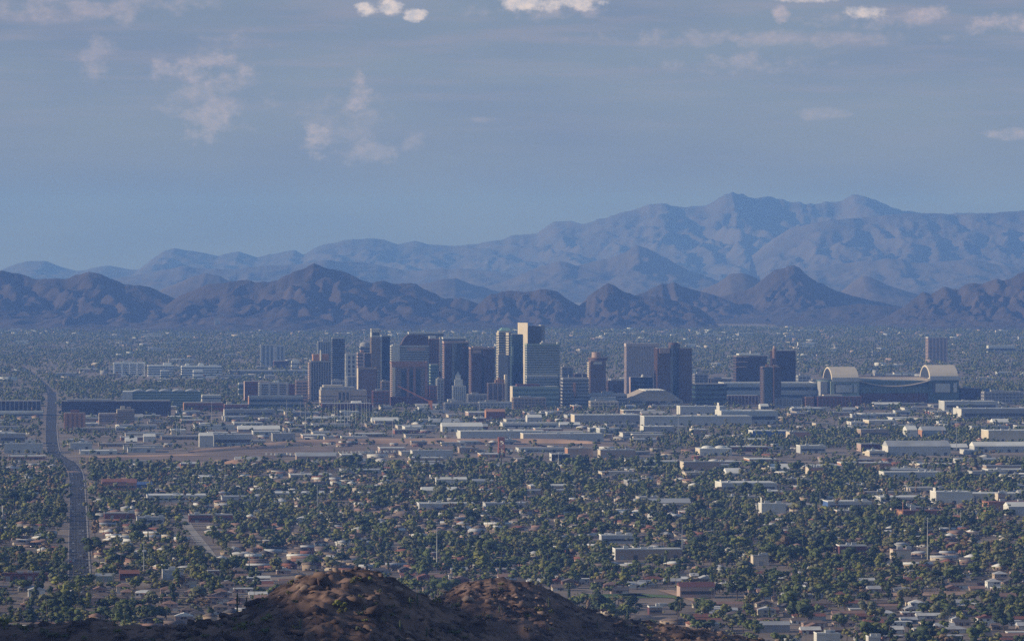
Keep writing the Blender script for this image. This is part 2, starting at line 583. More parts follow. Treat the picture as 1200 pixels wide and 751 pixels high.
def hill_material(m):
    nt = m.node_tree
    N, L = nt.nodes, nt.links
    b = N["Principled BSDF"]
    b.inputs["Roughness"].default_value = .95
    b.inputs["Specular IOR Level"].default_value = .15
    t = N.new("ShaderNodeTexCoord")

    def noise(s, d=5):
        n = N.new("ShaderNodeTexNoise")
        n.inputs["Scale"].default_value = s
        n.inputs["Detail"].default_value = d
        n.inputs["Roughness"].default_value = .6
        L.new(t.outputs["Object"], n.inputs["Vector"])
        return n.outputs[0]

    def ramp(v, lo, hi):
        n = N.new("ShaderNodeMapRange")
        n.interpolation_type = 'SMOOTHSTEP'
        n.inputs[1].default_value, n.inputs[2].default_value = lo, hi
        L.new(v, n.inputs[0])
        return n.outputs[0]

    def mix(f, a, c):
        n = N.new("ShaderNodeMix")
        n.data_type = 'RGBA'
        L.new(f, n.inputs[0])
        for s, v in ((n.inputs[6], a), (n.inputs[7], c)):
            if isinstance(v, tuple):
                s.default_value = (*v, 1)
            else:
                L.new(v, s)
        return n.outputs[2]
    soil = mix(ramp(noise(.03), .35, .65), (.24, .155, .12), (.16, .105, .082))
    rock = mix(ramp(noise(.45), .35, .65), (.045, .03, .027), (.12, .078, .062))
    c = mix(ramp(noise(.11, 8), .44, .56), soil, rock)
    c = mix(ramp(noise(.07, 7), .62, .72), c, (.13, .12, .06))          # dry grass
    L.new(c, b.inputs["Base Color"])


hill_material(M_HILL)
structure("hills", np.stack([XX, YY, hill_z(XX, YY)], -1).reshape(-1, 3), grid_faces(len(xs), len(ys)), M_HILL)

# ------------------------------------------------------------------ occupancy of the valley floor, in street-grid coordinates
U0, U1, V0, V1, CELL = -1500.0, 4600.0, 3000.0, 21000.0, 6.0
OCC = np.zeros((int((U1 - U0) / CELL), int((V1 - V0) / CELL)), dtype=bool)


def uv(X, Y):
    return X * CA + Y * SA, -X * SA + Y * CA


def xy(u, v):
    return u * CA - v * SA, u * SA + v * CA


def cells(u0, u1, v0, v1):
    i0, i1 = int((u0 - U0) / CELL), int((u1 - U0) / CELL) + 1
    j0, j1 = int((v0 - V0) / CELL), int((v1 - V0) / CELL) + 1
    return slice(max(i0, 0), max(i1, 0)), slice(max(j0, 0), max(j1, 0))


def block(u0, u1, v0, v1):
    OCC[cells(u0, u1, v0, v1)] = True


def taken(u0, u1, v0, v1):
    return bool(OCC[cells(u0, u1, v0, v1)].any())


def is_free(X, Y):
    u, v = uv(X, Y)
    i = np.clip(((u - U0) / CELL).astype(int), 0, OCC.shape[0] - 1)
    j = np.clip(((v - V0) / CELL).astype(int), 0, OCC.shape[1] - 1)
    return ~OCC[i, j]


def block_px(x0, x1, y0, y1):                 # everything standing on this stretch of ground
    for py in np.arange(min(y0, y1), max(y0, y1) + .2, .2):
        d = dist(py)
        for px in np.arange(x0, x1 + .5, .5):
            u, v = uv((px - 600) * d / F, d)
            block(u - 3, u + 3, v - 5, v + 5)


def strip(name, pts, w, z, m, blockw=None, off=0.0):          # a flat band along ground points
    V = []
    pts = [np.array(p, float) for p in pts]
    for i, p in enumerate(pts):
        t = pts[min(i + 1, len(pts) - 1)] - pts[max(i - 1, 0)]
        t = t / np.linalg.norm(t)
        nrm = np.array([t[1], -t[0]])
        V += [(*(p + nrm * (off - w / 2)), z), (*(p + nrm * (off + w / 2)), z)]
    T = [(2 * i, 2 * i + 1, 2 * i + 3, 2 * i + 2) for i in range(len(pts) - 1)]
    if blockw:
        for a, b in zip(pts, pts[1:]):
            k = int(np.linalg.norm(b - a) / 6) + 2
            for s in np.linspace(0, 1, k):
                c = a + (b - a) * s
                u, v = uv(*c)
                block(u - blockw / 2, u + blockw / 2, v - 5, v + 5)
    return structure(name, V, T, m)


def smooth_pts(pts, k=6):
    out = []
    for i in range(len(pts) - 1):
        p0, p1, p2, p3 = [np.array(pts[min(max(j, 0), len(pts) - 1)]) for j in (i - 1, i, i + 1, i + 2)]
        for s in np.linspace(0, 1, k, endpoint=False):
            out.append(.5 * (2 * p1 + (p2 - p0) * s + (2 * p0 - 5 * p1 + 4 * p2 - p3) * s * s + (3 * p1 - p0 - 3 * p2 + p3) * s ** 3))
    return out + [np.array(pts[-1])]


ROAD = smooth_pts([G(93, 681), G(91.8, 640), G(91, 600), G(90, 570), G(88, 553), G(80, 542), G(68, 535), G(62, 527), G(60, 510), G(60, 490), G(61, 470), G(60, 459)])
ROAD_FAR = smooth_pts([G(60, 459), G(52, 450), G(38, 438), G(26, 430)])
strip("road", ROAD_FAR, 9, .15, M_ASPH, 9)
strip("road", ROAD, 16.6, .15, M_ASPH, 20)
strip("pavement", ROAD[:-14], 1.5, .30, M_PAVE, off=9.3)
strip("pavement", ROAD[:-14], 0.6, .30, M_PAVE, off=-9.0)
for of in (-3.4, .6, -.6, 3.4):
    strip("road_marking", ROAD[:40], .12, .32, M_PAINT, off=of)
STREETS = [[(243, 612), (228, 640), (220, 655)], [(700, 640), (735, 668)], [(330, 600), (352, 628)], [(880, 690), (905, 640)]]
strip("road", [G(215, 604), G(222, 618), G(240, 640), G(252, 656)], 8, .14, M_PAVE, 11)
strip("pavement", [G(215, 604), G(222, 618), G(240, 640), G(252, 656)], 1.5, .3, M_PAVE, off=5.2)
for k in range(9):                                            # east-west streets
    v = 4150 + k * 420
    strip("road", [xy(-600 if k < 4 else -300, v), xy(2400, v)], 11, .10, M_ASPH, 13)

# the dry river with its banks
strip("riverbed", smooth_pts([G(100, 541), G(180, 540), G(260, 534), G(340, 529), G(440, 526), G(560, 524), G(660, 524), G(735, 521)]), 190, .5, M_SAND_DARK, 240)


def bank(name, line, w, h, m, seed):
    pts = smooth_pts(line, 10)
    prof = [(-.5, -1), (-.32, .55), (-.12, .95), (.1, 1), (.3, .6), (.5, -1)]
    V, n = [], len(prof)
    for i, p in enumerate(pts):
        t = pts[min(i + 1, len(pts) - 1)] - pts[max(i - 1, 0)]
        t = t / np.linalg.norm(t)
        nr = np.array([t[1], -t[0]])
        for a, b in prof:
            e = (1 + .25 * (fbm(i * .5, a * 4, seed) - .5)) * max(.05, math.sin(PI * (i + .3) / len(pts)) ** .35)
            V.append((*(p + nr * a * w * e), h * b * (e if b > 0 else .3)))
    T = [(i * n + j, i * n + j + 1, (i + 1) * n + j + 1, (i + 1) * n + j) for i in range(len(pts) - 1) for j in range(n - 1)]
    structure(name, V, T, m)


bank("river_bank", [G(225, 530), G(300, 525), G(350, 521), G(440, 519), G(560, 518.5), G(650, 518.5), G(700, 520)], 75, 6.5, M_SAND, 3)
bank("river_bank", [G(110, 547), G(180, 546), G(250, 545), G(330, 543), G(400, 540)], 60, 4, M_SAND, 5)
strip("dirt_lot", [G(100, 536), G(230, 533)], 60, .6, M_SAND, 70)
strip("dirt_lot", [G(60, 552), G(1, 556)], 90, .6, M_SAND, 100)
strip("dirt_lot", [G(1020, 697), G(1150, 695)], 46, .6, M_SAND, 60)
strip("dirt_lot", [G(600, 568), G(612, 567)], 60, .6, M_SAND, 60)
strip("lawn", [G(768, 700), G(790, 698)], 80, .5, M_LAWN, 90)
strip("lawn", [G(684, 699), G(757, 698)], 50, .5, M_LAWN, 50)
strip("lawn", [G(330, 570), G(460, 570)], 60, .5, M_LAWN, 60)
strip("dirt_lot", [G(780, 692), G(822, 705)], 12, .62, M_SAND, 14)

for a_ in ((762, 800, 700, 716), (683, 757, 700, 706), (330, 460, 571, 574), (1022, 1150, 698, 703), (110, 235, 536, 541)):
    block_px(*a_)

# ------------------------------------------------------------------ air
hz = box(-17000, 17000, -2500, 53000, -1.0 - 6.0, 830)
hm = bpy.data.materials.new("haze")
hm.use_nodes = True
hn = hm.node_tree
hn.nodes.remove(hn.nodes["Principled BSDF"])
pv = hn.nodes.new("ShaderNodeVolumePrincipled")
pv.inputs["Color"].default_value = (*HAZE_COLOR, 1)
pv.inputs["Absorption Color"].default_value = (*HAZE_ABSORB, 1)
pv.inputs["Density"].default_value = HAZE_DENSITY
pv.inputs["Anisotropy"].default_value = 0.0
hn.links.new(pv.outputs[0], hn.nodes["Material Output"].inputs["Volume"])
haze = bpy.data.objects.new("haze", mesh_of(hz, "haze", hm))
COL.objects.link(haze)
haze["kind"] = "stuff"
haze.display_type = 'WIRE'
# ------------------------------------------------------------------ building materials
M_BROWN = mat("brown stone cladding", (0.20, 0.125, 0.105), 0.8, .1, .05)
M_RED = mat("red granite", (0.28, 0.155, 0.125), 0.7, .1, .05)
M_DKPURPLE = mat("dark plum cladding", (0.085, 0.055, 0.06), 0.6, .1, .05)
M_BEIGE = mat("beige concrete", (0.42, 0.35, 0.28), 0.85, .08, .05)
M_TAN = mat("tan concrete", (0.33, 0.25, 0.19), 0.85, .1, .05)
M_GREY = mat("grey concrete", (0.31, 0.30, 0.30), 0.85, .1, .05)
M_LGREY = mat("pale grey panels", (0.42, 0.42, 0.42), 0.8, .08, .05)
M_WHITE = mat("white painted wall", (0.54, 0.52, 0.48), 0.8, .06, .05)
M_CREAM = mat("cream concrete", (0.55, 0.47, 0.37), 0.85, .06, .05)
M_BRICK = mat("red brick", (0.22, 0.095, 0.07), 0.9, .15, .2)
M_ORANGE = mat("terracotta wall", (0.38, 0.20, 0.12), 0.9, .1, .1)
M_PINK = mat("pinkish stone", (0.40, 0.29, 0.25), 0.85, .1, .05)
M_MAROON = mat("maroon wall", (0.12, 0.05, 0.05), 0.85, .15, .05)
M_ROOFW = mat("white roof coating", (0.62, 0.61, 0.58), 0.85, .12, .05)
M_ROOFG = mat("grey roof gravel", (0.32, 0.31, 0.30), 0.9, .2, .05)
M_ROOFM = mat("pale metal roof", (0.38, 0.385, 0.39), 0.6, .15, .05, metal=.2)
M_GREEN = mat("pale green cladding", (0.25, 0.30, 0.25), 0.75, .08, .05)
M_TEAL = mat("weathered copper roof", (0.20, 0.33, 0.30), 0.7, .1, .05)
M_STEEL = mat("galvanised steel", (0.30, 0.31, 0.32), 0.5, .1, .5, metal=.5)
M_RUST = mat("red painted steel", (0.36, 0.12, 0.07), 0.7, .2, .5)
M_BLUEP = mat("blue painted wall", (0.07, 0.13, 0.30), 0.7, .1, .1)


M_DKTEAL = mat("dark teal cladding", (0.085, 0.125, 0.125), .6, .1, .05)
M_BWHITE = mat("bright white hospital wall", (0.74, 0.73, 0.71), .8, .05, .05)


M_MAUVE = mat("mauve grey stone", (0.46, 0.38, 0.37), .85, .06, .05)


def glassy(name, rgb, rough=.12):
    return mat(name, rgb, rough, .15, .06, spec=.6)


M_GLASSD = glassy("dark window glass", (0.040, 0.044, 0.052), .25)
M_GLASSB = glassy("blue window glass", (0.04, 0.07, 0.10), .12)
M_GLASST = glassy("blue green window glass", (0.06, 0.11, 0.115), .2)
M_GLASSN = glassy("navy mirror glass", (0.022, 0.034, 0.055), .1)

BUILDINGS = []          # (thing, X, Y, w, dep, h) for neighbours and labels


def footprint(X, Y, w, dep, pad=6, front=22):
    u, v = uv(X, Y)
    block(u - pad, u + w + pad, v - pad - front, v + dep + pad)


def frontage(x0, x1, yt, yb, dep, dkm=None):
    """south-west corner, width, height of a building that spans these photograph columns and rows"""
    d = dist(yb) if dkm is None else dkm * 1000
    th = max(.0, GA + (x0 - 600) / F)
    wt = (x1 - x0) * d / F
    dep = min(dep, wt * .45 / max(th, .02)) if dep else wt * .7
    side = dep * th
    w = wt - side
    X = (x0 - 600) * d / F + side
    return X, d, w, H - (yt - HY) * d / F, dep


def tower(name, label, x0, x1, yt, yb, wall, dep=0, dkm=None, cat="office tower", bands=0, bfrac=.55, glass=None, pil=0, pilw=1.6, pilm=None,
          parapet=None, caps=(), west=None, roof=None, base=None, z0=0.0, pilz=None):
    glass = glass or M_GLASSD
    X, d, w, h, dep = frontage(x0, x1, yt, yb, dep, dkm)
    o = thing(name, label, cat, (X, d, z0), GA)
    part("wall", box(0, w, 0, dep, -1, h), wall, o)
    part("roof", box(.6, w - .6, .6, dep - .6, h, h + .35), roof or M_ROOFG, o)
    if parapet is not None:
        part("parapet", join(box(-.5, w + .5, -.5, .5, h - 1.5, h + 1.6), box(-.5, .5, .5, dep - .5, h - 1.5, h + 1.6),
                             box(w - .5, w + .5, .5, dep - .5, h - 1.5, h + 1.6), box(-.5, w + .5, dep - .5, dep + .5, h - 1.5, h + 1.6)), parapet, o)
    if bands:
        fh = (h - 6) / bands
        b0 = part("window_band", box(-.3, w + .3, -.3, dep + .3, -fh * bfrac / 2, fh * bfrac / 2), glass, o, (0, 0, 4 + fh * .5))
        for k in range(1, bands):
            copy_part(b0, o, fh * k)
    if pil:
        pz0, pz1 = pilz or (0, 1)
        stp = (w - pilw) / (pil - 1)
        p0 = part("pilaster", box(0, pilw, -.8, -.3, h * pz0, h * pz1), pilm or wall, o, (0, 0, 0))
        for k in range(1, pil):
            copy_part(p0, o, loc=(stp * k, 0, 0))
        nw = max(2, int(pil * dep / w * .8))
        q0 = part("pilaster", box(-.8, -.3, 0, pilw, h * pz0, h * pz1), pilm or wall, o)
        for k in range(1, nw):
            copy_part(q0, o, loc=(0, (dep - pilw) / (nw - 1) * k, 0))
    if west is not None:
        part("side_wall", box(-.55, -.31, -.1, dep, 0, h), west, o)  # west face in a brighter tone, on some towers sunlight put into the colour
    for c in caps:                       # (name, fraction x0, x1, y0, y1, base height over roof, top over roof, material)
        nm, fx0, fx1, fy0, fy1, a, b, m = c
        part(nm, box(w * fx0, w * fx1, dep * fy0, dep * fy1, h + a + .1, h + b), m, o)
    if base:
        bw, bd, bh, bm = base
        part("podium", box(-bw, w + bw, -bd, -.35, -1, bh), bm, o)
    footprint(X, d, w, dep)
    o["_w"], o["_h"], o["_d"] = w, h, dep
    BUILDINGS.append((o, X, d, w, dep, h))
    return o


def dims(o):
    return o["_w"], o["_h"], o["_d"]


# ------------------------------------------------------------------ the towers, from the road to the ballpark
tower("hospital_building", "long white hospital block, bright at its end, beyond the trees east of the straight road", 133, 170, 425, 441, M_BWHITE, dep=40, cat="building", bands=6, glass=M_GLASSB, bfrac=.5, pil=5, pilw=3, caps=[("penthouse", .3, .6, .3, .7, 0, 4, M_LGREY)], roof=M_ROOFW)
tower("hospital_building", "low white block just beside the long white hospital, one corner wing forward", 173, 204, 428, 441.5, M_BWHITE, dep=40, cat="building", bands=4, glass=M_GLASSB, bfrac=.5, caps=[("penthouse", .6, .9, .2, .7, 0, 5, M_BWHITE)], roof=M_ROOFW)
tower("clinic", "small white cube in front of the white hospital row", 188, 198, 434, 444, M_BWHITE, dep=30, cat="building", bands=3, glass=M_GLASSB, roof=M_ROOFW)
tower("hospital_building", "white hospital block with rounded stair drums on its roof, nearest the twin grey flats", 212, 260, 429, 443, M_BWHITE, dep=50, cat="building", bands=4, glass=M_GLASSB, bfrac=.45, caps=[("stair_tower", .1, .2, .2, .6, 0, 5, M_BWHITE), ("stair_tower", .42, .55, .2, .6, 0, 5, M_BWHITE), ("penthouse", .7, .9, .3, .7, 0, 3, M_LGREY)], roof=M_ROOFW)
tower("clinic", "bright white annex standing before the drum-topped hospital block", 226, 238, 434, 446, M_BWHITE, dep=30, cat="building", bands=2, bfrac=.3, glass=M_GLASSB, roof=M_ROOFW)
tower("parking_garage", "low blue-grey parking deck below the twin grey flats", 268, 362, 434, 440, M_LGREY, dep=60, cat="garage", bands=2, bfrac=.5)
tower("apartment_tower", "grey apartment tower with pale vertical stripes standing alone among trees", 305, 322, 404, 431, M_LGREY, dep=30, cat="apartment tower", bands=16, pil=4, pilw=4, pilm=M_LGREY, glass=M_GLASSB)
tower("apartment_tower", "twin of the striped grey flats, its roof a touch lower on the downtown side", 322.4, 334, 405, 431, M_LGREY, dep=30, cat="apartment tower", bands=16, pil=3, pilw=4, pilm=M_LGREY, glass=M_GLASSB)
tower("office_block", "dark red cube below the twin striped flats", 320, 338, 423, 434, M_MAROON, dep=50, bands=5, cat="office block")
tower("office_block", "small white drum-like block between dark red cube and dark speckled tower", 341, 351, 423, 436, M_WHITE, dep=30, bands=2, bfrac=.2, cat="office block", caps=[("dome", .2, .8, .2, .8, 0, 4, M_WHITE)], roof=M_ROOFW)

o = tower("hotel_tower", "dark hotel tower with pink balcony edge and reddish crown with white flue", 362.7, 388, 423, 471, M_GREY, dep=45, cat="hotel tower", bands=17, bfrac=.7, glass=M_GLASSN, pil=9, pilw=1.2, pilm=M_GREY)
w, h, dp = dims(o)
part("crown", box(w * .12, w * .9, 4, dp - 4, h + .5, h + 12), M_ORANGE, o)
part("flue", cyl(1.8, h + .5, h + 20, 10, cx=w * .5, cy=3), M_WHITE, o)
for k in range(17):
    part("balcony", box(-3.2, -.6, 2, dp - 2, 6 + k * (h - 8) / 17, 8.4 + k * (h - 8) / 17), M_PINK, o)
tower("office_tower", "pale blue glass slab behind the pink-edged dark hotel tower", 372, 390, 400, 440, M_LGREY, dep=25, dkm=11.6, bands=18, glass=M_GLASSB, bfrac=.6, pil=7, pilw=1.2, caps=[("penthouse", .3, .7, .2, .8, 0, 4, M_GREY)])
tower("office_tower", "dark flat-topped slab next to the pale blue glass slab", 388.5, 404, 396, 440, M_GREY, dep=25, dkm=11.3, bands=20, glass=M_GLASSN, bfrac=.75)
tower("office_block", "small white framed block between dark slab and domed tower", 404.5, 418, 415, 440, M_LGREY, dep=30, dkm=11.0, bands=7, pil=3, pilw=4, pilm=M_WHITE, cat="office block")

o = tower("dome_topped_tower", "dark tower with a pale shallow dome on its round top", 421, 434, 406, 445, M_GREY, dep=35, dkm=11.2, bands=14, glass=M_GLASSN)
w, h, dp = dims(o)
part("drum", cyl(w * .5, h + .4, h + 4, 20, cx=w * .5, cy=dp * .45), M_GREY, o)
g = [cyl(w * .52 * math.cos(a), h + 4 + 5.5 * math.sin(a), h + 4 + 5.5 * math.sin(b), 20, w * .52 * math.cos(b), cx=w * .5, cy=dp * .45) for a, b in ((0, .4), (.4, .8), (.8, 1.2), (1.2, 1.5))]
part("dome", join(*g), M_GREY, o)
part("spire", cyl(.8, h + 12, h + 22, 6, cx=w * .5, cy=dp * .45), M_STEEL, o)
tower("office_block", "pink stepped block in front of the domed tower", 418, 427, 413, 450, M_PINK, dep=30, dkm=10.6, bands=12, bfrac=.35, cat="office block", caps=[("penthouse", .5, .95, .2, .8, 0, 4, M_ORANGE)])
tower("office_block", "octagonal dark block tucked between pink stepped block and white-topped tower", 426, 434.5, 414, 450, M_DKPURPLE, dep=30, dkm=10.4, bands=12, bfrac=.5, cat="office block")

o = tower("office_tower", "slim ribbed tower crowned by a tall white open frame", 434, 446, 395, 455, M_GREY, dep=34, dkm=10.4, bands=24, bfrac=.45, pil=8, pilw=1.0, pilm=M_TAN, glass=M_GLASSD)
w, h, dp = dims(o)
part("crown_frame", join(box(0, w, 0, dp, h + .5, h + 3), box(0, 2, 0, dp, h + 3, h + 15), box(w - 2, w, 0, dp, h + 3, h + 15), box(0, w, 0, dp, h + 9, h + 16)), M_WHITE, o)
part("crown_glass", box(2, w - 2, 1, dp - 1, h + 3, h + 9), M_GLASSB, o)
tower("office_tower", "dark blue glass half standing against the white-crowned slim tower", 446.4, 457, 393.5, 455, M_GLASSN, dep=34, dkm=10.42, bands=24, bfrac=.4, glass=M_GLASSB, parapet=M_WHITE)
o = tower("brown_windowless_tower", "plain brown windowless block with bright west edge above the beige courthouse", 418.5, 441, 432, 472, M_BROWN, dep=40, cat="tower", parapet=M_TAN, west=M_CREAM)  # cream west face stands for sunlight on the brown block
tower("office_block", "narrow grey wing clinging to the plain brown windowless block", 441.3, 445, 433.5, 472, M_GREY, dep=30, bands=12, bfrac=.4, cat="office block")
tower("office_block", "grey-blue glass block half hidden behind the beige courthouse roof", 406, 418, 441, 462, M_LGREY, dep=30, dkm=10.4, bands=8, glass=M_GLASSB, cat="office block", pil=3, pilw=2)
o = tower("courthouse", "wide beige courthouse with dark recessed porch and dark roof storey", 373.5, 430, 457.5, 475, M_BEIGE, dep=70, cat="courthouse", caps=[("roof_storey", .02, .75, .1, .9, 0, 5.5, M_GREY), ("penthouse", .07, .5, .3, .8, 5.5, 9, M_CREAM)])
w, h, dp = dims(o)
part("porch", box(w * .36, w * .62, -1.2, -.3, h * .35, h * .88), M_GLASSD, o)
pc = part("porch_column", box(0, 2.2, -2.2, -1.3, h * .3, h * .9), M_BEIGE, o, (w * .36, 0, 0))
for k in range(1, 4):
    copy_part(pc, o, loc=(w * (.36 + .0833 * k), 0, 0))
for k in range(3):
    part("window_band", box(-.3, w + .3, -.3, dp + .3, h * (.12 + .24 * k), h * (.16 + .24 * k)), M_GLASSD, o)

# the stepped corporate tower behind the brown portal tower
o = tower("office_tower", "banded pale tower with sloping dark crown behind the red portal tower", 457, 503, 405, 470, M_LGREY, dep=40, dkm=10.2, bands=22, bfrac=.5, glass=M_GLASSD)
w, h, dp = dims(o)
part("crown", extrude_y([(w * .25, h + .4), (w * .98, h + .4), (w * .98, h + 15), (w * .88, h + 20), (w * .45, h + 20), (w * .36, h + 15)], 4, dp - 2), M_DKPURPLE, o)
part("stair_tower", box(w * .03, w * .22, -1, dp * .6, 0, h + 2), M_WHITE, o)
part("sign_panel", box(w * .42, w * .9, -1, -.4, h - 9, h - 4), M_PINK, o)
o = tower("portal_tower", "reddish portal-framed tower with tall dark window slots in front", 457, 501, 425, 476, M_PINK, dep=45, bands=20, bfrac=.5, glass=M_GLASSD, parapet=M_RED)
w, h, dp = dims(o)
for fx0, fx1, m in ((.02, .1, M_CREAM), (.42, .49, M_RED), (.60, .67, M_RED), (.93, 1.0, M_RED)):
    part("pier", box(w * fx0, w * fx1, -2.4, -.35, 0, h - 8), m, o)
part("lintel", box(0, w, -2.6, -.35, h - 7.5, h), M_RED, o)
for fx0, fx1 in ((.27, .42), (.495, .595), (.675, .8)):
    part("window_slot", box(w * fx0, w * fx1, -1.6, -.4, h * .2, h - 13), M_GLASSN, o)
part("podium", box(-3, w + 3, -14, -2.8, -1, h * .22), M_MAROON, o)

tower("office_tower", "long pale slab whose white roof edge peeks over the dark crowned tower", 478, 520, 390, 455, M_GREY, dep=30, dkm=11.0, bands=24, bfrac=.5, parapet=M_WHITE, roof=M_ROOFW)
tower("hotel_tower", "reddish grid tower with a bright white corner fin", 500.5, 517.5, 397, 470, M_RED, dep=32, dkm=10.25, cat="hotel tower", bands=22, bfrac=.5, pil=6, pilw=1.4, caps=[("corner_fin", .84, 1.0, -.06, .3, -62, 3, M_WHITE), ("penthouse", .1, .6, .3, .8, 0, 5, M_WHITE)])
tower("apartment_block", "grey green block low between the portal tower and the curved dark tower", 503, 514, 427, 468, M_GREEN, dep=30, dkm=10.1, bands=11, cat="apartment block", glass=M_GLASST)
tower("office_tower", "slab with flat white roof plate behind the curved dark tower", 518, 546, 396, 455, M_GREY, dep=30, dkm=10.9, bands=22, glass=M_GLASSB, parapet=M_ROOFW, roof=M_ROOFW)
o = tower("curved_tower", "red stone tower with dark curved glass front and stepped top", 518.5, 549, 401, 474, M_RED, dep=42, dkm=9.95, bands=25, bfrac=.5, glass=M_GLASSD, parapet=M_PINK)
w, h, dp = dims(o)
arc = [(w * .32, -.4)] + [(w * (.62 + .31 * math.cos(a)), -6 - 5 * math.sin(a)) for a in np.linspace(PI, 0, 9)] + [(w * .95, -.4)]
part("curved_front", prism(arc[::1], 0, h - 1.5), M_GLASSN, o)
part("dark_wing", box(w * .03, w * .30, -5, -.4, 0, h - 14), M_DKPURPLE, o)
part("edge_column", box(-1.0, w * .02, -5.2, -.4, 0, h - 6), M_PINK, o)  # paler strip stands in for the sunlit west edge
o = tower("office_tower", "dark brown tower with notched front and lit stone cap line", 549.5, 580, 408, 474, M_BROWN, dep=42, dkm=9.9, bands=25, bfrac=.45, glass=M_GLASSD, parapet=M_PINK, caps=[("penthouse", .1, .55, .2, .7, 0, 3, M_PINK)])
w, h, dp = dims(o)
part("front_wing", box(w * .03, w * .44, -8, -.4, 0, h - 13), M_DKPURPLE, o)
part("front_wing", box(w * .53, w * .88, -6, -.4, 0, h - 2), M_DKPURPLE, o)
part("glass_slot", box(w * .445, w * .525, -2, -.4, 0, h - 2), M_GLASSN, o)
part("sign_panel", box(w * .08, w * .42, -1.0, -.4, h - 9, h - 3.5), M_PINK, o)
w1 = o
o = tower("art_deco_tower", "white stepped art deco tower in front of the curved dark tower", 529.5, 546, 452, 476, M_WHITE, dep=24, cat="tower", bands=8, bfrac=.4, pil=7, pilw=1.4, pilm=M_WHITE, glass=M_GLASSB)
w, h, dp = dims(o)
part("upper_block", box(w * .15, w * .78, 3, dp - 3, h + .4, h + 11), M_WHITE, o)
part("upper_block", box(w * .25, w * .62, 6, dp - 6, h + 11.1, h + 19), M_WHITE, o)
part("pinnacle", cyl(w * .14, h + 19.1, h + 25, 8, w * .05, cx=w * .43, cy=dp * .5), M_LGREY, o)
tower("low_wing", "white low wing at the foot of the stepped art deco tower", 524, 534, 468, 477, M_WHITE, dep=20, cat="building", bands=2, bfrac=.4)
o = tower("historic_hotel", "old brown hotel block with bright vertical strips and roof turret", 570, 595, 449, 476, M_BROWN, dep=30, cat="hotel", bands=12, bfrac=.35, pil=5, pilw=2.0, pilm=M_PINK)
w, h, dp = dims(o)
part("turret", box(w * .5, w * .62, 5, 12, h + .4, h + 10), M_ORANGE, o)
part("west_slab", box(w * .86, w * .98, -2, dp * .6, 0, h + 15), M_CREAM, o)
part("upper_block", box(w * .4, w * .84, 6, dp - 4, h + .4, h + 6), M_BROWN, o)

o = tower("office_tower", "cream banded tower with weathered green top", 582.5, 599, 388, 474, M_CREAM, dep=38, dkm=10.1, bands=28, bfrac=.5, glass=M_GLASSB)
w, h, dp = dims(o)
part("crown", prism([(w * .1, 3), (w, 3), (w, dp - 3), (w * .1, dp - 3)], h + .4, h + 6, [(w * .3, 8), (w * .85, 8), (w * .85, dp - 8), (w * .3, dp - 8)]), M_TEAL, o)
pts_ = [(-3, 20), (w * .78, -.35 - 6), (w * .78, -.35), (-.4, 24)]
part("sun_facing_bay", prism(pts_, h * .3, h - 3), M_CREAM, o)  # bay added at a slant so its face catches the sun
for k in range(18):
    z = h * .32 + k * (h * .66 - 3) / 18
    part("window_band", prism([(x - .2, y - .3) for x, y in pts_], z, z + 2.0), M_GLASSB, o)
part("shade_block", box(-2, w * .72, -10, -.4, 0, h * .66), M_GREY, o)  # grey block added over the lower front, standing in for shade
o = tower("office_tower", "blue glass tower with dark lower block beside the cream banded tower", 598, 613, 392, 474, M_GLASSB, dep=36, dkm=10.0, bands=26, bfrac=.45, glass=M_GLASST)
w, h, dp = dims(o)
part("dark_wing", box(w * .05, w * .98, -9, -.4, 0, h * .55), M_GLASSN, o)
part("edge_column", box(-1, w * .12, -4, -.4, 0, h * .82), M_GREEN, o)
o = tower("bank_tower", "tallest tower, dark glass face with a bright blank beige flank", 615.5, 634, 382, 474, M_GLASSN, dep=55, dkm=10.35, cat="bank tower", bands=34, bfrac=.5, glass=M_GLASSD)
w, h, dp = dims(o)
part("stone_core", prism([(-15, 24), (-.4, 1), (-.4, dp - 6), (-15, dp - 6)], 0, h + 6), M_CREAM, o)  # front corner cut towards southwest so the core catches the sun
part("stone_core", box(w + .4, w + 8, 4, dp - 6, 0, h + 2), M_GREY, o)
o = tower("office_tower", "broad blue green banded building with pale setback line", 615, 656, 404, 474, M_GLASST, dep=45, dkm=9.75, bands=24, bfrac=.42, glass=M_GREY, parapet=M_GREEN, caps=[("penthouse", .45, .8, .3, .8, 0, 3.5, M_GREY)])
w, h, dp = dims(o)
part("antenna_dish", cyl(2.2, h + 3.6, h + 7, 10, 1.0, cx=w * .5, cy=dp * .4), M_WHITE, o)
part("antenna_dish", cyl(2.2, h + .4, h + 5, 10, 1.0, cx=w * .96, cy=dp * .4), M_WHITE, o)
part("podium", box(-2, w * .92, -16, -.5, 0, h * .48), M_GREY, o)
part("podium_edge", box(-2.5, w * .925, -16.5, 0, h * .48 + .1, h * .48 + 2.4), M_WHITE, o)
for k in range(9):
    part("window_band", box(-2.3, w * .92 + .3, -16.3, -.6, h * .04 + k * h * .048, h * .04 + k * h * .048 + 2.4), M_GLASST, o)
o = tower("theatre_block", "low olive block with yellowish west end below the blue green building", 598, 655, 453, 477, M_GREEN, dep=50, dkm=9.55, cat="theatre", bands=4, bfrac=.5, glass=M_GLASST, west=M_CREAM, caps=[("roof_storey", .1, .6, .2, .8, 0, 4, M_MAROON)])
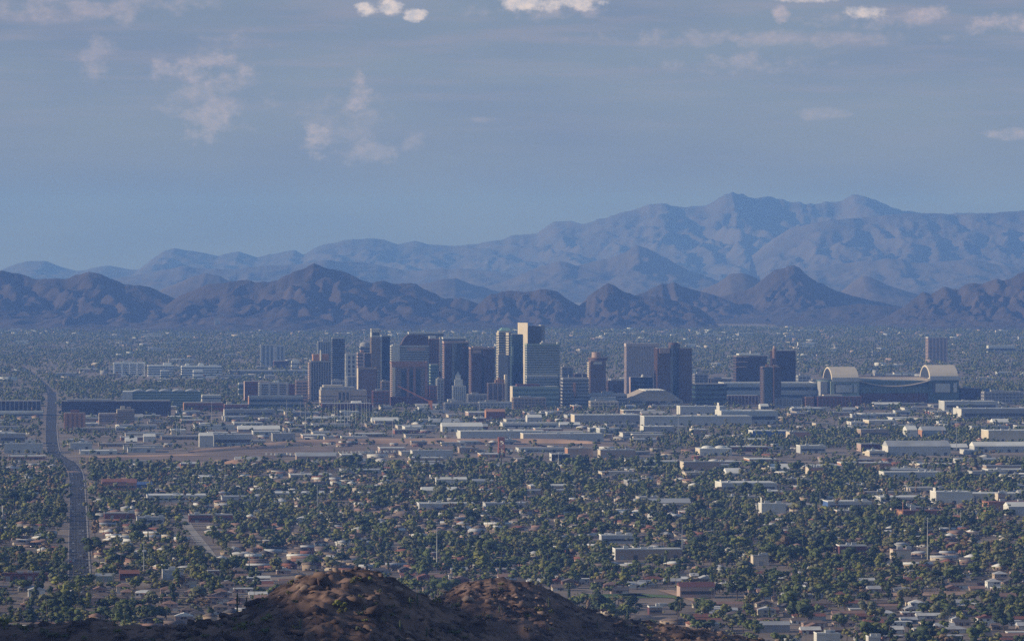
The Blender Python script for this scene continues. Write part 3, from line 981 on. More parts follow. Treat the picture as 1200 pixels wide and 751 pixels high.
tower("office_block", "dark glass block with red pylon wall before the revolving-top hotel", 657, 690, 443, 478, M_GREY, dep=40, dkm=9.6, cat="office block", bands=8, glass=M_GLASSD, caps=[("mast", .25, .27, .4, .45, 0, 6, M_WHITE), ("mast", .78, .8, .4, .45, 0, 6, M_WHITE), ("pylon_wall", .42, .5, -.08, -.02, -32, -8, M_ORANGE)])
o = tower("revolving_restaurant_hotel", "brown hotel with striped balconies and a disc restaurant on top", 689.5, 710, 423, 474, M_BROWN, dep=36, dkm=9.9, cat="hotel tower", bands=20, bfrac=.35, caps=[("sign_panel", .22, .75, -.03, -.01, -6, -1.5, M_WHITE)])
w, h, dp = dims(o)
part("restaurant_disc", cyl(w * .62, h + .5, h + 4.6, 28, cx=w * .55, cy=dp * .5), M_DKPURPLE, o)
part("disc_rim", cyl(w * .66, h + 4.7, h + 6.0, 28, cx=w * .55, cy=dp * .5), M_BROWN, o)
part("drum", cyl(w * .30, h + 6.1, h + 16, 20, cx=w * .45, cy=dp * .5), M_PINK, o)
for k in range(18):
    part("balcony", box(-2.6, -.5, 2, dp - 2, 5 + k * (h - 6) / 18, 7.2 + k * (h - 6) / 18), M_CREAM, o)
tower("convention_hall", "low dark hall beneath the disc-topped hotel, two storeys with a white entrance portal", 672, 735, 462, 478, M_GREY, dep=60, cat="hall", bands=3, bfrac=.5, caps=[("entrance_portal", .25, .33, -.15, -.02, -24, -6, M_WHITE), ("penthouse", .55, .75, .2, .8, 0, 4, M_GREY)])

o = tower("office_slab", "broad tan slab tower with fine vertical ribs and lit west edge", 732, 772, 403, 462, M_MAUVE, dep=32, dkm=10.5, cat="office tower", pil=20, pilw=1.2, pilm=M_MAUVE, bands=26, bfrac=.25, glass=M_GREY)
w, h, dp = dims(o)
part("parapet", box(-1, w + 1, -1, dp + 1, h - 5, h + 1), M_MAUVE, o)
o = tower("office_block", "dark glass block with a roof dish in front of the tan slab tower", 737, 765, 442, 464, M_GLASSN, dep=30, dkm=10.0, cat="office block", bands=5, bfrac=.4, glass=M_GLASSB, west=M_PINK)
w, h, dp = dims(o)
part("roof_dish", cyl(4.2, h + .4, h + 5, 14, 1.5, cx=w * .58, cy=10), M_WHITE, o)
o = tower("twin_wing_tower", "tower of two brown gridded wings round a dark glass core with round cap", 767, 811, 408, 464, M_BROWN, dep=44, dkm=9.9, bands=22, bfrac=.45, pil=20, pilw=1.0, pilm=M_BROWN, glass=M_GLASSD)
w, h, dp = dims(o)
part("glass_core", prism([(w * .38, -.85), (w * .44, -7), (w * .56, -7), (w * .62, -.85)], 0, h + 6), M_GLASSN, o)
part("round_cap", cyl(w * .17, h + .5, h + 10, 24, cx=w * .52, cy=dp * .35), M_DKPURPLE, o)
part("terrace", box(w * .06, w * .36, -3, -.9, h - 9, h - 1), M_PINK, o)
part("penthouse", box(w * .62, w * .74, 6, 16, h + 7, h + 11), M_CREAM, o)
tower("museum_block", "dark green glass hall between the two-winged tower and the stepped dark hotel", 811, 852, 450, 476, M_GLASSN, dep=50, dkm=9.7, cat="hall", bands=4, glass=M_GLASST, bfrac=.4)
o = tower("banded_hotel", "dark banded hotel block stepping down at its west end under white roofs", 859, 899, 417, 466, M_DKPURPLE, dep=45, dkm=10.1, cat="hotel tower", bands=15, bfrac=.5, glass=M_GLASSN, roof=M_ROOFW, caps=[("roof_plate", .1, .8, .1, .9, 1.5, 4, M_ROOFW), ("penthouse", .5, .62, .3, .6, 4, 9, M_GREY)])
w, h, dp = dims(o)
for k in range(3):
    part("terrace_edge", box(-.4, w * (.42 - .05 * k), -2.2, -.4, h - 2.5 - 9.5 * k, h - .6 - 9.5 * k), M_PINK, o)
o = tower("plum_tower", "dark plum tower with narrow turret and dense window grid", 903, 932.5, 411, 466, M_DKPURPLE, dep=40, dkm=10.15, bands=20, bfrac=.5, pil=16, pilw=1.2, pilm=M_DKPURPLE, glass=M_GLASSN)
w, h, dp = dims(o)
part("turret", cyl(w * .09, 0, h + 5, 12, cx=w * .03, cy=-4), M_BROWN, o)
part("turret_cap", cyl(w * .07, h + 5.1, h + 9, 12, cx=w * .03, cy=-4), M_PINK, o)
o = tower("hotel_tower", "slim hotel tower half teal glass half dark brown with an orange stripe", 890.5, 915.5, 430, 474, M_DKPURPLE, dep=36, dkm=9.6, cat="hotel tower", bands=16, bfrac=.4, glass=M_GLASSD)
w, h, dp = dims(o)
part("glass_face", box(w * .10, w * .5, -2, -.4, 0, h - 1), M_GLASSB, o)
part("edge_column", box(-1.2, w * .08, -2.2, -.4, 0, h - 4), M_PINK, o)
part("orange_stripe", box(w * .55, w * .63, -1.4, -.4, 6, h + 2), M_ORANGE, o)
part("sign_panel", box(w * .18, w * .34, 0, 3, h + .5, h + 5), M_ORANGE, o)
part("sign_panel", box(w * .6, w * .8, 0, 3, h + .5, h + 4), M_PINK, o)
tower("convention_podium", "wide pale blue-grey podium with thin white roof under the stepped dark hotel", 842, 958, 449.5, 467, M_LGREY, dep=90, dkm=9.95, cat="convention hall", bands=2, bfrac=.4, glass=M_GLASSB, parapet=M_WHITE, roof=M_ROOFW)
tower("brick_office", "brick office row with punched windows before the pale podium", 849, 890, 463.5, 474, M_BRICK, dep=40, cat="office block", bands=3, bfrac=.4, pil=10, pilw=2.2, pilm=M_PINK)
tower("brick_office", "dark red brick block with a bright orange west corner before the ballpark", 940, 954, 465, 478, M_ORANGE, dep=40, cat="office block", bands=5, bfrac=.35)
tower("brick_office", "long dark brick apartment row under the ballpark's western vault", 954, 1010, 464.5, 478, M_BRICK, dep=45, cat="apartment block", bands=5, bfrac=.45, pil=12, pilw=2)
tower("apartment_tower", "grey tower alone beyond the ballpark, its west face pale", 1085, 1110.5, 395.5, 425, M_PINK, dep=36, cat="apartment tower", bands=16, bfrac=.5, pil=6, pilw=3.2, glass=M_GLASSN, parapet=M_LGREY)


# arena with its ribbed metal roof
def arena():
    X, d, w, h, dp = frontage(727, 801, 463, 477, 110)
    o = thing("arena", "low arena with arched ribbed metal roof below the tan slab tower", "arena", (X, d, 0), GA)
    prof = [(0, 0), (w, 0), (w, h * .55), (w * .96, h * .62), (w * .86, h * .95), (w * .76, h * 1.22), (w * .70, h * 1.34), (w * .30, h * 1.34), (w * .25, h * 1.22), (w * .05, h * .82), (0, h * .7)]
    part("wall", box(0, w, 0, dp, -1, h * .55), M_BEIGE, o)
    part("roof", extrude_y([(x, z + .1 if z else h * .56) for x, z in prof], 1, dp - 1), M_BEIGE, o)
    for k in range(6):
        x = w * (.33 + .062 * k)
        part("roof_rib", extrude_y([(x, h * 1.345), (x + w * .045, h * 1.345), (x + w * .045, h * 1.42), (x, h * 1.42)], -2, dp), M_ROOFW, o)
    for fx0, fx1 in ((.08, .27), (.33, .55), (.58, .70), (.8, .95)):
        part("window_band", box(w * fx0, w * fx1, -.5, -.1, h * .36, h * .5), M_GLASSD, o)
    part("entrance", box(w * .34, w * .58, -8, -.6, 0, h * .34), M_MAROON, o)
    part("plinth", box(w * .2, w * .8, -20, -8.2, 0, h * .12), M_ORANGE, o)
    footprint(X, d, w, dp)


arena()


# ballpark with its two vaults and hanging roof
def ballpark():
    d = 9900.0
    k = d / F
    X = (962 - 600) * k
    rz = GA
    o = thing("ballpark", "huge ballpark with two tan barrel vaults and sagging roof panels between them", "stadium", (X + 4, d, 0), rz)
    W = 160 * k
    hh = lambda py: H - (py - HY) * k
    D = 150.0
    part("wall", box(0, W, 0, D, -1, hh(461)), M_MAROON, o)
    part("upper_wall", box(6 * k, W - 2 * k, 3, D - 3, hh(461) + .1, hh(446.5)), M_DKTEAL, o)
    # glazing between the vaults
    part("window_wall", box(45 * k, 126 * k, 1.2, 2.8, hh(461) + .5, hh(453)), M_GLASST, o)
    mu = part("mullion", box(0, .9, .6, 1.1, hh(461) + .5, hh(453)), M_GREEN, o, (48 * k, 0, 0))
    for i in range(1, 19):
        copy_part(mu, o, loc=((48 + 4.2 * i) * k, 0, 0))
    # hanging roof panels: high at both ends, low in the middle
    n = 24
    V, T = [], []
    x0, x1 = 40 * k, 128 * k
    for i in range(n + 1):
        t = i / n
        x = x0 + (x1 - x0) * t
        sag = 1 - (2 * t - 1) ** 2
        zf, zb = hh(445) - (hh(445) - hh(452.5)) * sag, hh(443.6)
        V += [(x, -6, zf), (x, D * .9, zb), (x, -6, zf - 1.4), (x, D * .9, zb - 1.4)]
    for i in range(n):
        a, b = 4 * i, 4 * i + 4
        T += [(a, b, b + 1, a + 1), (a + 2, a + 3, b + 3, b + 2), (a, a + 2, b + 2, b), (a + 1, b + 1, b + 3, a + 3)]
    part("roof_panel", (V, T), M_BEIGE, o)
    part("truss", box(38 * k, 130 * k, D * .9 + .5, D * .9 + 4, hh(444.5), hh(442.8)), M_MAROON, o)
    for (a, b, ya, yb, dark) in ((10, 42, 444.5, 430.5, 1), (126, 160, 443, 428.5, 1)):
        xa, xb, za, zb = a * k, b * k, hh(ya), hh(yb)
        part("pier", box(xa - 1.5 * k, xb + .5 * k, -4, D * .82, -1, za - 4), M_DKTEAL if a > 50 else M_GREEN, o)
        pr = [(0 + D * .8 * s, za + (zb - za) * math.sin(PI * min(1, max(0, s))) ** .62) for s in np.linspace(0, 1, 15)]
        part("vault", extrude_x([(y - 4, z) for y, z in reversed(pr)], xa + 1, xb), M_CREAM, o)
        ip = [(D * .8 * (.1 + .8 * s), za + (zb - za) * .86 * math.sin(PI * s) ** .62) for s in np.linspace(0, 1, 13)]
        part("vault_arch", extrude_x([(y - 4, z) for y, z in reversed(ip)], xa + .2, xa + .95), M_GLASSD, o)
        part("eave_band", box(xa, xb + 1, -6.5, -4.2, za - 4, za + 3.5), M_LGREY, o)
        part("glass_panel", box(xa + 3 * k, xb - 10 * k, -5.2, -4.2, hh(461), za - 8), M_GLASSD, o)
        part("white_panel", box(xa + (5 if a < 50 else 7) * k, xb - (8 if a < 50 else 10) * k, -6, -5.3, hh(461) + 2, za - 10), M_LGREY, o)
        part("white_panel", box(xb - 6 * k, xb - 2 * k, -6, -4.3, hh(461) + 2, za - 9), M_LGREY, o)
    part("corner_tower", box(-3 * k, 5 * k, 0, 40, -1, hh(447)), M_GREY, o)
    part("entry_block", box(-2 * k, 20 * k, -30, -7, -1, hh(462)), M_CREAM, o)
    footprint(X, d, W, D, 12)


ballpark()

INFILL = [
    (346, 361, 446, 474, M_PINK, 7, "pinkish mid-rise between the maroon brick wing and the dark hotel tower"), (388, 404, 446, 462, M_LGREY, 5, "pale garage-like block just beside the dark hotel tower, above the courthouse"),
    (446, 457, 447, 474, M_TAN, 8, "tan mid-rise squeezed between plain brown block and red portal tower"), (502, 512, 452, 476, M_BRICK, 5, "dark red block at the red portal tower's east foot"), (511, 520, 444, 472, M_LGREY, 8, "pale mid-rise at the foot of the white corner fin"),
    (547, 571, 462, 477, M_GREY, 4, "low grey block between the art deco tower and the old brown hotel"), (657, 672, 430, 464, M_GREY, 10, "grey mid-rise behind the dark glass block with red pylon"), (672, 689, 438, 466, M_DKPURPLE, 8, "plum mid-rise just west of the disc-topped hotel"),
    (711, 731, 446, 470, M_BROWN, 6, "brown mid-rise between disc-topped hotel and tan slab tower"), (812, 830, 438, 462, M_GREY, 7, "grey mid-rise just east of the two-winged tower"), (831, 857, 444, 462, M_TAN, 5, "tan block between the two-winged tower and stepped dark hotel"),
    (933, 950, 440, 460, M_LGREY, 5, "pale block at the plum tower's east foot"), (948, 962, 446, 470, M_GREY, 6, "grey block touching the ballpark's west corner"), (1123, 1150, 455, 472, M_DKPURPLE, 4, "long dark block just east of the ballpark"),
    (1150, 1200, 459, 474, M_GREY, 3, "low grey deck east of the ballpark with blue sign panel"), (436, 456, 458, 477, M_BRICK, 4, "low brick block under the tan mid-rise"), (600, 640, 466, 480, M_TAN, 3, "low tan arcade at the foot of the olive block"), (690, 725, 470, 481, M_CREAM, 2, "cream low hall under the disc-topped hotel"),
    (560, 600, 471, 481, M_LGREY, 2, "pale low arcade in front of the old brown hotel"), (520, 560, 472, 481, M_GREY, 2, "long grey arcade before the stepped art deco tower"), (905, 940, 467, 478, M_GREY, 3, "grey low block east of the slim teal hotel tower's foot"), (815, 848, 462, 476, M_BRICK, 3, "dark brick low block in front of the dark green glass hall")]
for x0, x1, yt, yb, m, nb, lb in INFILL:
    o = tower("office_block", lb, x0, x1, yt, yb, m, dep=30, cat="office block", bands=nb, bfrac=.4, pil=max(3, int((x1 - x0) / 4)), pilw=1.6, caps=[("penthouse", .2, .55, .3, .7, 0, 3, M_GREY)])
    if "blue sign" in lb:
        w, h, dp = dims(o)
        part("sign_panel", box(w * .02, w * .12, -1.4, -.9, h + .5, h + 6), M_BLUEP, o)

# low and long buildings before the towers
tower("parking_garage", "long dark glass-banded block west of the straight road", -30, 48, 470, 487, M_DKPURPLE, dep=45, cat="office block", bands=4, glass=M_GLASSN, bfrac=.5, pil=16, pilw=1.5, pilm=M_GREY)
tower("low_office", "low white-roofed shed row in front of the dark glass-banded block", -30, 50, 483, 491, M_LGREY, dep=30, cat="building", bands=1, bfrac=.4, roof=M_ROOFW, parapet=M_ROOFW)
tower("office_block", "very long dark banded office block east of the straight road", 72, 200, 470, 488, M_DKPURPLE, dep=45, cat="office block", bands=5, glass=M_GLASSN, bfrac=.45, caps=[("roof_storey", .05, .45, .2, .8, 0, 3, M_GREY)])
o = tower("courts_building", "pale green glass court building with scalloped white roof edge", 143.5, 235, 459, 478, M_GLASST, dep=70, cat="office block", bands=5, glass=M_GREEN, bfrac=.35, roof=M_ROOFW)
w, h, dp = dims(o)
part("white_end", box(-2, w * .12, -3, -.5, 0, h), M_LGREY, o)
sc_ = part("roof_scallop", extrude_y([(0, h + .5), (w * .16, h + .5), (w * .12, h + 2.6), (w * .08, h + 3.4), (w * .04, h + 2.6)], 0, dp), M_ROOFM, o, (w * .13, 0, 0))
for k in range(1, 5):
    copy_part(sc_, o, loc=(w * (.13 + .17 * k), 0, 0))
tower("courts_annex", "white annex joined to the scalloped green court building", 236, 259, 463, 476, M_WHITE, dep=40, cat="building", bands=2, bfrac=.3, roof=M_ROOFW)
tower("brick_hall", "dark red brick hall with bright orange end near the scalloped court building", 215, 262, 472, 482, M_BRICK, dep=40, cat="hall", west=M_ORANGE, bands=1, bfrac=.25)
tower("brick_hall", "second red brick hall with a small white dome, beside the court annex", 262, 292, 474, 482.5, M_BRICK, dep=40, cat="hall", caps=[("dome", .1, .3, .3, .6, 0, 4, M_CREAM)], bands=1, bfrac=.25)
tower("grey_frame_block", "pale grey frame-shaped block left standing behind the red brick jail", 279, 288, 449, 474, M_LGREY, dep=40, cat="office block", bands=2, bfrac=.8, glass=M_GLASST, dkm=10.4)
tower("jail_tower", "red brick block with pink west wall behind the grey banded office", 286, 316, 447, 476, M_BRICK, dep=40, dkm=10.0, cat="office block", west=M_PINK, bands=6, bfrac=.25)
tower("banded_office", "grey office block of three banded bays beside the dark hotel tower", 303, 338, 448.5, 474, M_LGREY, dep=36, dkm=9.85, cat="office block", bands=8, bfrac=.5, glass=M_GLASSD, pil=4, pilw=4, pilm=M_LGREY, caps=[("dome", .52, .68, .3, .6, 0, 4, M_ROOFW), ("mast", .38, .4, .4, .44, 0, 12, M_STEEL)])
tower("brick_wing", "narrow maroon brick wing joined to the grey banded office", 338.5, 345, 450, 474, M_MAROON, dep=30, dkm=9.85, cat="office block", bands=6, bfrac=.25)
tower("depot", "low glass-roofed depot with red end wall under the grey banded office", 291, 355, 465, 481, M_GREY, dep=40, cat="hall", west=M_ORANGE, bands=2, bfrac=.5, glass=M_GLASSB, roof=M_ROOFM, parapet=M_ROOFM)
tower("brick_hall", "dark brick hall stretching below the beige courthouse", 376, 436, 473, 483, M_MAROON, dep=40, cat="hall", bands=2, bfrac=.3, roof=M_ROOFM)
tower("brick_apartments", "square brown brick apartment house standing close to the straight road", 75.5, 100, 484, 504, M_ORANGE, dep=36, cat="apartment house", bands=8, bfrac=.3, pil=5, pilw=4, pilm=M_ORANGE, caps=[("penthouse", .3, .7, .3, .7, 0, 4, M_BRICK)])
tower("tan_offices", "tan office block of four banded floors east of the brown apartment house", 116, 136, 484.5, 497, M_PINK, dep=36, cat="office block", bands=4, bfrac=.45, west=M_CREAM)
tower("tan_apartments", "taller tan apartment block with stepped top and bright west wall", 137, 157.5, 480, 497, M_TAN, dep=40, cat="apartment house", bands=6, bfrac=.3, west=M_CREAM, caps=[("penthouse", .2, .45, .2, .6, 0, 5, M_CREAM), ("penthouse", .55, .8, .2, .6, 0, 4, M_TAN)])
# ------------------------------------------------------------------ where things are, in words
def road_x(py):
    best = min(ROAD, key=lambda p: abs(p[1] - dist(py)))
    return pxy(best[0], best[1])[0]


LANDMARKS = [(1040, 470, "the ballpark"), (764, 474, "the ribbed arena"), (588, 533, "the red lattice tower"), (840, 530, "the white domed hall"), (168, 672, "the first steel power pole"),
             (512, 667, "the lone tall steel mast"), (1087, 655, "the tall twin-arm power pole"), (799, 650, "the slim steel power pole"), (780, 699, "the green sports lawn"), (390, 690, "the higher rocky hill"),
             (578, 692, "the lower rocky hill"), (1085, 697, "the bare dirt lot"), (1175, 598, "the orange-fronted store"), (1068, 605, "the long red brick school"), (1112, 586, "the white stepped store"),
             (874, 575, "the white grocery hall"), (88, 503, "the brown apartment house"), (280, 545, "the sand mound"), (610, 515, "the longest white warehouse"), (874, 494, "the great white stepped factory"),
             (1165, 490, "the big pale depot"), (1170, 516, "the beige cube warehouse"), (655, 556, "the pale lattice mast"), (905, 602, "the white church-like block"), (530, 566, "the long white shed"),
             (190, 478, "the scalloped court building"), (400, 500, "the substation poles"), (243, 630, "the slanting side street"), (320, 530, "the river bank"), (700, 532, "the tan factory sheds"),
             (965, 526, "the pale long hall"), (590, 488, "the red gabled hall"), (20, 480, "the dark glass-banded block"), (930, 655, "the dark cypress clump"), (430, 640, "the wooded blocks"), (20, 640, "the tan gabled estate"),
             (150, 715, "the tile-roofed estate"), (1180, 660, "the thick grove"), (560, 640, "the pale bungalow streets"), (960, 720, "the flat-roofed terraces")]
FAR_MARKS = [(1097, 425, "the lone grey tower"), (320, 431, "the twin striped flats"), (200, 442, "the white hospital row"), (255, 378, "the stacked hillside house"), (370, 380, "the pointed mountain"), (610, 375, "the rugged low hills"),
             (715, 372, "the sharp low hill"), (920, 360, "the lone butte"), (1120, 365, "the craggy dark ridge"), (85, 382, "the tiny dark knoll"), (700, 440, "the disc-topped hotel"), (615, 400, "the tallest tower"), (1175, 408, "the white ridge-foot villa"), (950, 430, "the plum tower"), (450, 420, "the white-crowned slim tower"),
             (1010, 440, "the ballpark vaults"), (40, 437, "the far road bend"), (820, 430, "the two-winged tower"), (140, 405, "the far tree carpet"), (500, 378, "the hillside villas")]


def place(px, py, marks=LANDMARKS):
    if marks is LANDMARKS and py > 470:
        rx = road_x(py)
        if abs(px - rx) < 22:
            return ("close " if abs(px - rx) < 14 else "") + ("east of" if px > rx else "west of") + " the straight road"
    best = min(marks, key=lambda m: ((px - m[0]) / 2.6) ** 2 + (py - m[1]) ** 2)
    dx, dy = (px - best[0]) / 2.6, py - best[1]
    r = math.hypot(dx, dy)
    far = "well " if r > 15 else ("" if r > 6 else "just ")
    if abs(dx) > abs(dy):
        rel = "east of" if dx > 0 else "west of"
    else:
        rel = "in front of" if dy > 0 else "beyond"
    return far + rel + " " + best[2]


GROUP_OF = {}


# ------------------------------------------------------------------ sheds, shops and halls on the flat ground
def shed(name, label, cat, x0, x1, yt, yb, wall, roof, dep=40, west=None, style="flat", units=2, doors=0, band=False, group=None, seed=0):
    r = random.Random(int(x0 * 7 + yb * 13) + seed)
    X, d, w, h, dp = frontage(x0, x1, yt, yb, dep)
    # the roof is seen at a slant: part of the height in the picture is roof
    h = max(3.6, h - dp * H / d * .55)
    o = thing(name, label, cat, (X, d, 0), GA, group)
    part("wall", box(0, w, 0, dp, -1, h), wall, o)
    if style == "flat":
        part("roof", join(box(-.3, w + .3, -.3, dp + .3, h, h + .5), box(-.3, w + .3, -.3, .1, h + .5, h + 1.1), box(-.3, .1, .1, dp + .3, h + .5, h + 1.1)), roof, o)
    elif style == "gable":
        part("roof", extrude_x([(-.6, h), (dp + .6, h), (dp * .5, h + dp * .14)], -.4, w + .4), roof, o)
    elif style == "barrel":
        a = [(dp * .5 - (dp * .5 + .4) * math.cos(t), h + .05 + dp * .16 * math.sin(t)) for t in np.linspace(0, PI, 11)]
        part("roof", extrude_x(list(reversed(a)), -.4, w + .4), roof, o)
    elif style == "domes":
        part("roof", box(-.3, w + .3, -.3, dp + .3, h, h + .4), roof, o)
        for k in range(2):
            c = w * (.3 + .42 * k)
            rr = w * .19
            part("dome", join(*[cyl(rr * math.cos(a), h + .45 + rr * .42 * math.sin(a), h + .45 + rr * .42 * math.sin(b), 18, rr * math.cos(b), cx=c, cy=dp * .5) for a, b in ((0, .35), (.35, .75), (.75, 1.15), (1.15, 1.5))]), roof, o)
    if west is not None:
        part("end_wall", box(-.25, -.02, .2, dp - .2, 0, h - .1), west, o)  # west end recoloured, mostly paler: sunlight put into the colour
    for k in range(units if style == "flat" else 0):
        ux, uy = w * r.uniform(.1, .85), dp * r.uniform(.2, .7)
        part("roof_unit", box(ux, ux + r.uniform(2, 6), uy, uy + r.uniform(2, 5), h + .6, h + r.uniform(1.8, 3.2)), M_LGREY, o)
    if not doors and not band:
        doors = int(w / 13)
    for k in range(doors):
        cx = w * (k + .5) / doors
        part("loading_door", box(cx - 1.9, cx + 1.9, -.12, -.02, 0, min(h * .75, 4.2)), M_GLASSD if k % 3 else M_STEEL, o)
    if band:
        part("window_band", box(w * .04, w * .96, -.14, -.02, h * .35, h * .62), M_GLASSD, o)
    footprint(X, d, w, dp, 4, 22 if group else 75)
    return o


